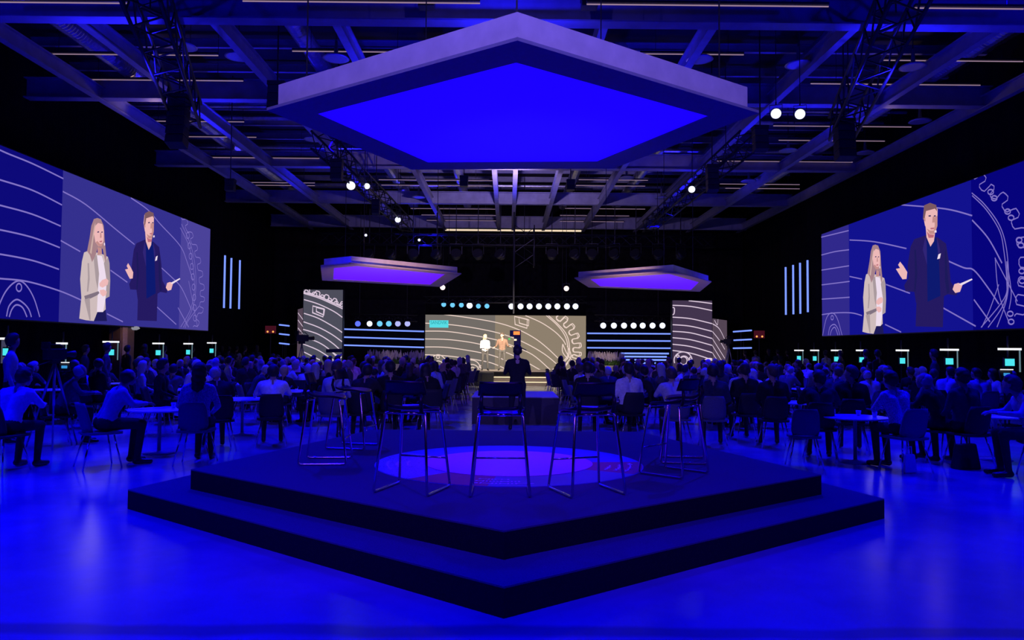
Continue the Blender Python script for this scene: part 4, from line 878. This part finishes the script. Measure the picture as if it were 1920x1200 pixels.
TT = MB().lathe([(.02, .72), (.58, .722), (.6, .735), (.6, .745), (.59, .75)], 40).mesh('tabletop', WHITE); TC = MB().tube([(0, 0, .02), (0, 0, .725)], .035, 12).mesh('column', STEEL, True); TB = MB().lathe([(.30, 0), (.30, .012), (.06, .03), (.04, .05)], 28).mesh('base', STEEL, True)
CUP = MB().lathe([(.026, 0), (.032, .03), (.04, .085), (.036, .085), (.024, .01)], 14).mesh('paper_cup', PAPER, True)
def table(x, y, label, group='round white tables', items=(), itemtxt=''):
    o = empty('round_table', (x, y, 0), 0, label, 'table', group); o.scale = (.78, .78, TS); link('tabletop', TT, o); link('column', TC, o); link('base', TB, o)
    for i, (dx, dy, k_) in enumerate(items):
        if k_ == 'c': c = link('paper_cup', CUP, None, (x+dx, y+dy, .75*TS)); tag(c, '%s white cup on %s' % (['left', 'middle', 'right', 'far', 'near'][i % 5], itemtxt), 'cup', 'cups on the tables')
        else: c = MB().box((0, 0, .003), (.21, .3, .006)).build('document', PAPER); c.location = (x+dx, y+dy, .75*TS); c.rotation_euler = (0, 0, dx*5); tag(c, '%s white paper sheet on %s' % (['left', 'middle', 'right', 'far', 'near'][i % 5], itemtxt), 'paper', 'papers on the tables')
    return o
def X(px_, Y): return (px_-955)*Y/F
# --- nearest tables
NT = []
def ntab(px_, py_, txt, items):
    p = at_z(px_, py_, .75*TS); table(p.x, p.y, 'round white table '+txt, None, items, 'table '+txt); NT.append((p.x, p.y)); return p
ntab(300, 767, 'nearest at left of the platform', ((-.3, -.1, 'p'), (.1, .25, 'c'), (.3, .1, 'c'), (-.05, .3, 'p')))
ntab(455, 747, 'behind the woman with dark hair, at left', ((-.2, 0, 'p'), (.2, .1, 'c')))
ntab(1603, 781, 'beside the woman in the patterned blouse', ((.1, .1, 'c'), (.25, -.1, 'c'), (-.2, .1, 'p')))
ntab(1866, 779, 'at the right edge by the seated man', ((-.1, .2, 'c'), (.2, .1, 'p')))
ntab(1500, 754, 'further back behind the empty chair at right', ((.1, 0, 'c'), (-.2, .1, 'p')))
def near(px_, Y, az, look, pose, wm, hair, hc, top, label, ch=True, dark=True, chl=None, dx=0, z=0):
    off = {'lean': .30, 'chin': .22, 'upright': .03, 'relaxed': -.05, 'stand': 0}[pose]; fine = Y < 12.2; x = X(px_, Y)-math.sin(R(az))*off; Y -= math.cos(R(az))*off*.5
    place_person(x, Y, az, look, pose, wm, hair, hc, top, label, fine=fine, z=z, scale=1.07)
    if ch: chair(x-math.sin(R(az))*.05, Y-math.cos(R(az))*.05, az, chl or ('chair of the '+label.replace('seated ', '').replace('person in ', 'person in ')), parts=True, dark=dark).scale = (1.05,)*3
near(40, 10.3, 8, 5, 'lean', False, 'short', 'dark', 'white shirt', 'seated person in a white shirt at the left edge, leaning on the table', chl='black chair of the white-shirted man at the left edge')
near(28, 13.0, 60, 20, 'stand', False, 'short', 'dark', 'light blue shirt', 'standing person in a pale shirt behind the man at left edge', ch=False, z=-0.0)
near(152, 13.0, 55, 10, 'lean', False, 'bald', 'grey', 'grey jacket', 'seated grey-haired person in dark jacket left of the pale-jacketed man', chl='black chair under the grey-haired person left of the pale-jacketed man')
near(240, 10.7, 48, 0, 'lean', False, 'bald', 'dark', 'pale jacket', 'seated person in a pale jacket leaning on the nearest left table', chl='blue-grey chair under the man in a pale jacket', dark=False)
near(378, 11.0, -8, 0, 'upright', True, 'long', 'dark', 'patterned white blouse', 'seated woman with long dark hair and pale blouse, seen from behind at left', chl='blue-grey chair of the woman with long dark hair', dark=False)
near(404, 12.6, -30, 0, 'lean', False, 'bald', 'grey', 'black suit', 'seated bald person in dark suit just right of the dark-haired woman', chl='black chair under the bald person in a dark suit')
near(512, 13.1, -15, 0, 'lean', False, 'short', 'dark', 'white shirt', 'seated person in a white shirt beside the second left table', chl='black chair under the white-shirted person beside the second left table')
near(310, 14.6, 80, 30, 'upright', False, 'short', 'dark', 'black suit', 'seated person in black suit behind the nearest left table', chl='black chair of the suited person behind the nearest left table')
near(190, 15.8, 30, 10, 'upright', False, 'bald', 'dark', 'black suit', 'seated bald person in black suit behind the grey-haired one', chl='black chair of the bald person behind the grey-haired one')
near(735, 14.3, -15, 0, 'upright', False, 'short', 'dark', 'black suit', 'seated person in black suit behind the left centre bar stool', chl='black chair behind the left centre bar stool, nearer the aisle')
near(800, 14.8, -20, 10, 'lean', True, 'long', 'dark', 'black suit', 'seated woman in black behind the left centre bar stool, by the aisle', chl='black chair by the aisle behind the left centre bar stool')
near(690, 14.0, 10, 0, 'lean', False, 'short', 'dark', 'dark sweater', 'seated person in dark sweater between the left bar stools', chl='black chair between the left bar stools')
near(635, 13.6, 15, 10, 'upright', False, 'short', 'brown', 'light blue shirt', 'seated person in light blue shirt behind the leftmost bar stool', chl='blue-grey chair behind the leftmost bar stool', dark=False)
near(1182, 14.2, -10, 0, 'upright', False, 'short', 'dark', 'white shirt', 'seated person in white shirt right of the right centre bar stool', chl='large black chair of the white-shirted person right of the aisle')
near(1105, 14.6, 5, 0, 'upright', False, 'short', 'dark', 'black suit', 'seated person in black suit by the aisle behind the right centre bar stool', chl='black chair by the aisle behind the right centre bar stool')
near(1265, 13.4, 0, 5, 'lean', False, 'short', 'brown', 'pale jacket', 'seated person in a pale top behind the right bar stools', chl='blue-grey chair behind the right bar stools', dark=False)
near(1340, 13.2, 12, 0, 'upright', False, 'short', 'dark', 'navy jacket', 'seated person in navy jacket just right of the bar stools', chl='blue-grey chair just right of the bar stools', dark=False)
near(1400, 14.2, 0, 0, 'upright', False, 'short', 'dark', 'black suit', 'seated person in black suit with pale collar, second right of the bar stools', chl='black chair second right of the bar stools')
near(1452, 13.2, 8, -10, 'upright', False, 'short', 'brown', 'black suit', 'seated broad person in black suit left of the empty chair', chl='black chair left of the empty blue-grey chair')
near(1545, 11.9, 20, 0, 'lean', False, 'short', 'dark', 'dark sweater', 'seated person in dark sweater bending beside the empty chair', chl='black chair of the person in dark sweater beside the empty one')
near(1600, 12.7, 20, -60, 'upright', False, 'short', 'brown', 'black suit', 'seated person in black suit left of the patterned blouse woman, face to the left', chl='black chair behind the table of the patterned-blouse woman')
near(1680, 10.8, -12, -20, 'chin', True, 'short', 'dark', 'patterned white blouse', 'seated woman in a patterned white blouse with hand at her chin', chl='blue-grey chair of the woman in the patterned blouse', dark=False)
near(1744, 11.6, -35, -40, 'lean', False, 'bald', 'grey', 'black suit', 'seated grey-haired person in black suit with white collar at right', chl='black chair of the grey-haired person at right')
near(1810, 11.2, -12, -25, 'upright', False, 'short', 'dark', 'navy jacket', 'seated person in navy jacket between grey-haired person and right edge', chl='black chair of the person in navy jacket at right')
near(1905, 10.2, -75, -50, 'lean', False, 'short', 'brown', 'light blue shirt', 'seated person with pale sleeves at the right edge, facing left', chl='black chair at the right edge of the hall')
chair(X(1512, 10.9), 10.95, 14, 'empty blue-grey chair with chrome legs at the right, facing the stage')
# bags
def bag(px_, Y, w_, h, d, mm, label, name='bag'):
    x = X(px_, Y); o = empty(name, (x, Y, 0), .2, label, 'bag'); t = .82
    vs = [(-w_/2, -d/2, 0), (w_/2, -d/2, 0), (w_/2, d/2, 0), (-w_/2, d/2, 0), (-w_/2*t, -d/2*.5, h), (w_/2*t, -d/2*.5, h), (w_/2*t, d/2*.5, h), (-w_/2*t, d/2*.5, h)]
    MB().add(vs, [(3, 2, 1, 0), (4, 5, 6, 7), (0, 1, 5, 4), (1, 2, 6, 5), (2, 3, 7, 6), (3, 0, 4, 7)]).build('body', mm, o, bevel=.02)
    MB().tube([(-w_*.2, 0, h-.01), (-w_*.18, 0, h+.1), (w_*.18, 0, h+.1), (w_*.2, 0, h-.01)], .01, 6).build('handle', mm, o)
bag(1812, 10.9, .36, .36, .2, BLACK, 'black bag on the floor behind the person in navy jacket', 'bag'); bag(1706, 10.5, .2, .26, .1, PAPER, 'pale carrier bag on the floor beside the patterned-blouse woman', 'carrier_bag')

# --- the crowd around round tables
rowsY = [17.2, 19.9, 22.6, 25.3, 28.0, 30.7]; colsX = [2.45, 5.05, 7.65, 10.2]
roww = ['nearest', 'second', 'third', 'fourth', 'fifth', 'furthest']; colw = ['aisle', 'second', 'third', 'wall']
seatw = ['outer back seat', 'camera-left seat', 'camera seat', 'camera-right seat', 'inner back seat']
TOPW = [('black suit', 30), ('navy jacket', 14), ('dark sweater', 16), ('grey jacket', 14), ('light blue shirt', 12), ('white shirt', 12), ('pale jacket', 8)]
topl = [t for t, n_ in TOPW for _ in range(n_)]
for ri, Y in enumerate(rowsY):
    for ci, Xc in enumerate(colsX):
        for sd in (-1, 1):
            tx = sd*Xc+random.uniform(-.15, .15)+.1; ty = Y+random.uniform(-.25, .25); side = 'left' if sd < 0 else 'right'
            where = '%s row, %s column, %s half' % (roww[ri], colw[ci], side)
            far_ = ri > 0
            table(tx, ty, 'round white table in the '+where, items=((.1, .1, 'c'), (-.2, .05, 'p')) if ri == 0 else (), itemtxt='the table in the '+where)
            for k_, a in enumerate((-105, -52, 0, 52, 105)):
                a2 = a+random.uniform(-9, 9)  # angle around the table, 0 = camera side
                rd_ = .86; px_, py_ = tx+math.sin(R(a2))*rd_, ty-math.cos(R(a2))*rd_
                az = -a2; look = random.uniform(-18, 18)-math.degrees(math.atan2(px_, 36-py_))
                wm = random.random() < .33; hair = random.choice(['long', 'long', 'short']) if wm else random.choice(['short', 'short', 'bald']); hc = random.choice(['dark', 'dark', 'brown', 'grey', 'blond'] if wm else ['dark', 'dark', 'brown', 'grey', 'grey'])
                tp = random.choice(topl); pose = random.choice(['upright', 'lean', 'relaxed', 'lean'])
                rw = ['first', 'second', 'third', 'fourth', 'fifth', 'sixth'][ri]
                hs_ = {'long': 'long %s hair' % hc, 'short': '%s hair' % hc, 'bald': 'balding head'}[hair]
                lab = 'person in %s, %s, %s half, %s row, %s table, %s' % (tp, hs_, side, rw, colw[ci], ['far left', 'left', 'near', 'right', 'far right'][4-k_ if False else k_])
                place_person(px_, py_, az, look, pose, wm, hair, hc, tp, lab, 'seated audience at the round tables', scale=random.uniform(.96, 1.05))
                chair(px_-math.sin(R(az))*.05, py_-math.cos(R(az))*.05, az, 'chair at table in %s row of %s half, %s column, %s side' % (rw, side, colw[ci], ['far left', 'left', 'near', 'right', 'far right'][k_]), 'audience chairs', parts=ri == 0, dark=random.random() < .5)
# standing people along the side walls
i = 0
for (px_, Y, top, wm, az, lb) in ((165, 20, 'navy jacket', False, 70, 'standing person in navy jacket left of the brown wooden column'), (205, 19, 'grey jacket', False, 60, 'standing person in grey jacket in front of the brown wooden column'),
        (243, 23, 'black suit', False, 40, 'standing person in black suit right of the brown wooden column'), (275, 24, 'dark sweater', True, 30, 'standing woman in dark sweater below the left screen, near the second kiosk'), (312, 26, 'light blue shirt', False, 40, 'standing person in light blue shirt below the left screen'),
        (365, 30, 'black suit', False, 20, 'standing person in black suit below the right end of the left screen'), (408, 32.5, 'grey jacket', False, 10, 'standing person first from left in the group below the left light bars'), (420, 33, 'black suit', True, 0, 'standing person second from left in the group below the left light bars'),
        (433, 32.5, 'navy jacket', False, -10, 'standing person third from left in the group below the left light bars'), (447, 33, 'black suit', False, 10, 'standing person fourth from left in the group below the left light bars'), (463, 32.5, 'dark sweater', False, 20, 'standing person fifth from left in the group below the left light bars'), (485, 33, 'grey jacket', True, 10, 'standing woman at right end of the group below the left light bars'),
        (1400, 33.3, 'dark sweater', False, -10, 'standing person below the tiny right light strips'), (1420, 33, 'light blue shirt', False, -30, 'standing person in pale shirt right of the tiny right light strips'), (1445, 33.3, 'black suit', True, -20, 'standing person first of three below the right light bars'), (1462, 33, 'navy jacket', False, -10, 'standing person second of three below the right light bars'), (1480, 33.3, 'black suit', False, -30, 'standing person third of three below the right light bars'),
        (1552, 27.5, 'light blue shirt', False, -30, 'standing person in pale shirt below the left end of the right screen'), (1580, 26, 'navy jacket', False, -50, 'standing person in navy jacket below the right screen'), (1628, 23, 'black suit', False, -40, 'standing person with raised head before the middle right kiosk'), (1650, 21.5, 'dark sweater', False, -30, 'standing person in dark sweater between two right kiosks'), (1756, 18.4, 'navy jacket', False, -60, 'standing person in navy jacket left of the second kiosk from right edge')):
    place_person(X(px_, Y), Y, az, az*.3, 'stand', wm, 'long' if wm else 'short', 'dark', top, lb, 'people standing at the side', scale=random.uniform(.95, 1.0))
# --- camera operator, presenters
op = place_person(X(973, 16.6), 16.6, 0, 0, 'operate', False, 'short', 'dark', 'black suit', 'camera operator in black standing in the centre aisle behind a video camera', scale=1.0)
def videocam(px_, py_, Y, label, s=1.0, legs=True, glow=False, rz=0, name='video_camera', ground=0):
    p = at_Y(px_, py_, Y); o = empty(name, p, rz, label, 'video camera')
    MB().box((0, 0, 0), (.16*s, .42*s, .22*s)).build('camera_body', BLACK, o, bevel=.01)
    MB().tube([(0, .2*s, 0), (0, .32*s, 0), (0, .42*s, 0)], [.05*s, .06*s, .075*s], 14).build('lens', BLACK, o, True)
    v = MB().box((-.05*s, -.16*s, .17*s), (.26*s, .05*s, .15*s)).build('viewfinder', BLACK, o, bevel=.005)
    if glow:
        MB().box((-.02*s, -.19*s, .18*s), (.15*s, .006, .08*s)).build('monitor_screen', emis('orange_monitor', (1, .22, .05), 1.6), v); MB().box((-.19*s, -.19*s, .04*s), (.05*s, .006, .04*s)).build('green_light', emis('green_led', (.1, .7, .15), 1), o); MB().box((-.05*s, -.22*s, .02*s), (.06*s, .006, .04*s)).build('status_light', emis('status_led', (1, .75, .5), 1.5), o)
    MB().tube([(0, .2*s, .12*s), (0, .1*s, .2*s), (0, -.1*s, .2*s)], .012*s, 6).build('handle', BLACK, o)
    MB().tube([(.05*s, -.1*s, -.14*s), (.2*s, -.45*s, -.22*s)], .01*s, 6).build('pan_bar', BLACK, o)
    MB().box((0, 0, -.15*s), (.13*s, .18*s, .09*s)).build('tripod_head', BLACK, o)
    if legs:
        h = p.z-ground
        for a in (90, 210, 330):
            q2 = Vector((math.cos(R(a))*.42, math.sin(R(a))*.42, -h)); a0 = Vector((0, 0, -.18*s)); MB().tube([a0, a0.lerp(q2, .5), a0.lerp(q2, .5), q2], [.022, .022, .014, .014], 8).build('tripod_leg', GALV if not glow else BLACK, o, True)
    return o
videocam(970, 639, 17.1, 'video camera with an orange lit monitor held up by the operator in the aisle', .95, False, True, ground=0)
o_ = empty('camera_pedestal', (X(970, 17.1), 17.1, 0), 0, 'black pedestal carrying the camera in the centre aisle', 'camera stand')
MB().tube([(0, 0, .1), (0, 0, 1.68)], .05, 10).build('column', BLACK, o_, True)
for a in (30, 150, 270): MB().tube([(0, 0, .12), (math.cos(R(a))*.4, math.sin(R(a))*.4, .04)], .03, 8).build('foot', BLACK, o_, True)
videocam(103, 664, 12.6, 'dark television camera on a tripod behind the left edge table', .8, True, rz=-.5)
videocam(566, 634, 33, 'television camera on a tripod before the left tower screen', 1.3, True, rz=-.9)
videocam(1366, 640, 33, 'dark camera on a tripod at the foot of the right tower screen', 1.0, True, rz=.6)
# crane arm
o_ = empty('camera_crane', at_Y(625, 670, 33), 0, 'black camera crane arm rising in front of the left tower screen', 'camera crane'); L0 = Vector(o_.location)
MB().tube([at_Y(612, 658, 33)-L0, at_Y(642, 657, 33)-L0], .08, 8).build('crane_head', BLACK, o_); MB().tube([at_Y(641, 664, 33)-L0, at_Y(614, 688, 32.6)-L0, at_Y(612, 692, 32.6)-L0], .04, 8).build('arm', mat('white_arm', (.7, .7, .7), .4), o_)
MB().tube([at_Y(614, 688, 32.6)-L0, Vector((at_Y(614, 688, 32.6).x, 32.6, 0))-L0], .05, 8).build('post', BLACK, o_)
WJ = cloth('cream_blazer', (.8, .76, .7)); BJ = cloth('brown_jacket', (.17, .10, .07)); GT = cloth('grey_trousers', (.07, .065, .06))
place_person(X(912, 36.1)+.0, 36.1, 170, 150, 'clasp', True, 'long', 'blond', WJ, 'woman presenter in a cream blazer with long blond hair on the stage', z=SZ, fine=True, trs=GT, scale=.98)
place_person(X(944, 36.3), 36.3, 180, 200, 'present', False, 'short', 'brown', BJ, 'man presenter in a brown jacket with arms open on the stage', z=SZ, fine=True, trs=GT, scale=1.03)
# camera riser in the aisle
p = at_z(885, 744, .6); q2 = at_z(1046, 744, .6)
rz_ = empty('camera_riser', ((p.x+q2.x)/2, p.y+1.2, 0), 0, 'low box riser with a pale violet top standing in the centre aisle', 'riser')
MB().box((0, 0, .29), (q2.x-p.x, 2.3, .58)).build('box', mat('riser_grey', (.07, .06, .065), .8, noise=.1), rz_); MB().box((0, 0, .59), (q2.x-p.x+.02, 2.32, .02)).build('top_plate', mat('riser_top', (.45, .42, .48), .6, noise=.1), rz_)
op.location.y = 15.6; op.location.x = X(973, 15.6)
# footstage monitors
o_ = empty('stage_monitor', at_z(901, 724, 0), 0, 'black flat monitor cabinets standing left of the stage steps', 'monitor'); MB().box((0, .3, .3), (1.15, .5, .6)).build('cabinet', BLACK, o_, bevel=.02)
for s in (-1, 1): MB().box((.3*s, .04, .3), (.5, .02, .45)).build('grille', mat('speaker_grille', (.02, .02, .02), .8, bump=.5, scale=200), o_)
# planters
def planter(x0, x1, y_top, Y, label, n, seed):
    a = at_Y(x0, y_top, Y); b_ = at_Y(x1, y_top, Y); o = empty('flower_planter', ((a.x+b_.x)/2, Y, SZ), 0, label, 'planter', 'flower planters on stage'); w_ = b_.x-a.x
    MB().box((0, 0, .14), (w_, .4, .28)).build('trough', mat('cream_trough', (.7, .65, .55), .6), o)
    rnd = random.Random(seed); leaf = MB(); fl = MB()
    for i in range(n):
        x = rnd.uniform(-w_/2, w_/2); y = rnd.uniform(-.17, .17); h = rnd.uniform(.35, .72); dx = rnd.uniform(-.06, .06)
        leaf.tube([(x, y, .25), (x+dx, y, .25+h*.75)], [.012, .006], 4)
        for q in range(3): a_ = rnd.uniform(0, 6.28); leaf.add([(x, y, .26), (x+.12*math.cos(a_), y+.12*math.sin(a_), .26+.2*rnd.random()+.08), (x+.02, y+.02, .42)], [(0, 1, 2)])
        fl.tube([(x+dx*.8, y, .25+h*.55), (x+dx, y, .25+h*.75), (x+dx*1.2, y, .25+h)], [.02, .034, .01], 6)
    tag(leaf.build('leaves', mat('leaf', (.10, .22, .04), .6, noise=.3), o), kind='stuff'); tag(fl.build('blossoms', mat('blossom', (.6, .5, .55), .7, noise=.2), o), kind='stuff')
planter(1103, 1170, 690, 36, 'long planter of pale upright flowers on the stage right of the screen', 170, 3); planter(690, 792, 690, 36, 'long planter of pale upright flowers on the stage left of the screen', 200, 4)
for x in (X(1136, 36), X(740, 36)): spot('planter_light', (x, 33, 5.5), (x, 36, 1.1), 500 if x > 0 else 160, (1, .8, .55), 16, .8)
# ------------------------------------------------------------------ kiosks along the side walls
KW = emis('kiosk_bar', (.95, .95, 1), 1.0); KC = emis('kiosk_display', (.06, .62, .68), 1.3)
def kiosk(x0, x1, y, Xw, label, dim=1):
    xm_ = (x0+x1)/2; a = at_X(xm_, y, Xw); Y = a.y; w_ = (x1-x0)*Y/F; zt_ = a.z
    o = empty('display_kiosk', (Xw, Y, 0), 0, label, 'kiosk', 'lit display kiosks'); s = 1 if Xw > 0 else -1
    MB().box((0, 0, zt_), (w_, .1, .05)).build('light_bar', KW, o); MB().box((w_/2-.012, 0, zt_-.27), (.02, .03, .5)).build('lit_post', emis('kiosk_post', (.3, .5, .6), .4), o)
    MB().tube([(0, .06, 0), (0, .06, zt_+.3)], .02, 8).build('stand', BLACK, o); MB().box((0, .06, .02), (.4, .4, .04)).build('foot', BLACK, o)
    if x0 == 0: MB().box((.0, .07, zt_-.3), (w_*1.02, .03, .52)).build('back_panel', emis('kiosk_grey', (.05, .05, .10), 1), o)
    MB().box((0, .03, zt_-.3), (w_*.52, .05, .22)).build('monitor', BLACK, o); MB().box((0, 0, zt_-.3), (w_*.44, .012, .16)).build('monitor_picture', KC, o)

kiosk(0, 22, 635, -11.4, 'lit kiosk with turquoise screen at the left edge, first from left'); kiosk(194, 222, 641, -11.4, 'lit kiosk with turquoise screen before the brown wooden column'); kiosk(287, 307, 644, -11.4, 'lit kiosk with turquoise screen second right of the brown wooden column')
kiosk(345, 361, 644.5, -11.4, 'lit kiosk with turquoise screen next to the last below left screen'); kiosk(389, 405, 643, -11.4, 'lit kiosk with turquoise screen below the far end of left screen'); kiosk(107, 125, 644, -11.4, 'lit kiosk partly hidden behind the left television camera')
for i, (a, b_) in enumerate(((1490, 1506), (1520, 1535), (1559, 1577), (1606, 1625), (1681, 1703), (1764, 1796), (1873, 1913))):
    kiosk(a, b_, 657-(i > 4)*(i-4)*1.2, 11.4, '%s of the seven lit kiosks with turquoise screens along the right wall, from the left' % ordn[i])
def tablet(px_, py_, Y, label):
    p = at_Y(px_, py_, Y); o = empty('tablet_stand', (p.x, p.y, 0), 0, label, 'tablet stand'); MB().box((0, 0, p.z), (.26, .03, .2), m=Matrix.Rotation(-.3, 3, 'X')).build('tablet', BLACK, o); MB().box((0, -.03, p.z+.1), (.26, .02, .02)).build('light_bar', KW, o)
    MB().box((0, -.03, p.z), (.12, .02, .06)).build('tablet_picture', emis('tablet_blue', (.04, .3, .7), 1), o); MB().tube([(0, .05, 0), (0, .05, p.z)], .02, 8).build('post', BLACK, o)
tablet(1886, 702, 15.5, 'small tablet stand with a light bar near the right edge'); tablet(122, 688, 17, 'small tablet stand with a light bar under the left television camera')
# wooden column, wall lamp, red signal displays
p = at_X(228, 652, -12.45); o_ = empty('wooden_column', (p.x, p.y, 0), 0, 'brown wooden column below the left wall screen', 'column')
MB().box((0, 0, 1.35), (.35, .9, 2.7)).build('shaft', WOODB, o_); MB().box((.19, -.2, 1.6), (.03, .3, 1.4)).build('pale_panel', mat('pale_wood', (.4, .24, .16), .5, noise=.2), o_)
spot('column_light', (p.x+1.8, p.y-1.2, 3.2), (p.x, p.y, 1.9), 60, (1, .7, .5), 40, 1)
p = at_X(250, 616, -12.3); o_ = empty('wall_lamp', p, 0, 'small white wall lamp right of the brown wooden column', 'wall lamp'); MB().lathe([(.02, .1), (.16, .06), (.2, 0), (.1, -.05)], 16).build('lamp_dome', emis('wall_lamp_glow', (.5, .5, .6), .5), o_); MB().box((-.15, 0, .05), (.3, .06, .06)).build('bracket', BLACK, o_)
for (x, y, sgn, lb) in ((507, 618, -1, 'left'), (1424, 627, 1, 'right')):
    p = at_Y(x, y, 36); o_ = empty('timer_display', p, 0, 'small dim red display with two orange lights, %s side of the hall' % lb, 'display'); MB().box((0, .03, 0), (.5, .06, .36)).build('casing', mat('dark_red', (.03, .006, .008), .5, emit=(.05, .004, .01), es=1), o_)
    for s in (-1, 1): MB().tube([(.13*s, -.01, -.1), (.13*s, .01, -.1)], .045, 10).build('indicator_light', emis('orange_lamp', (1, .35, .08), 1.6), o_)
    MB().tube([(0, .05, -.18), (0, .05, -p.z)], .025, 6).build('post', BLACK, o_)
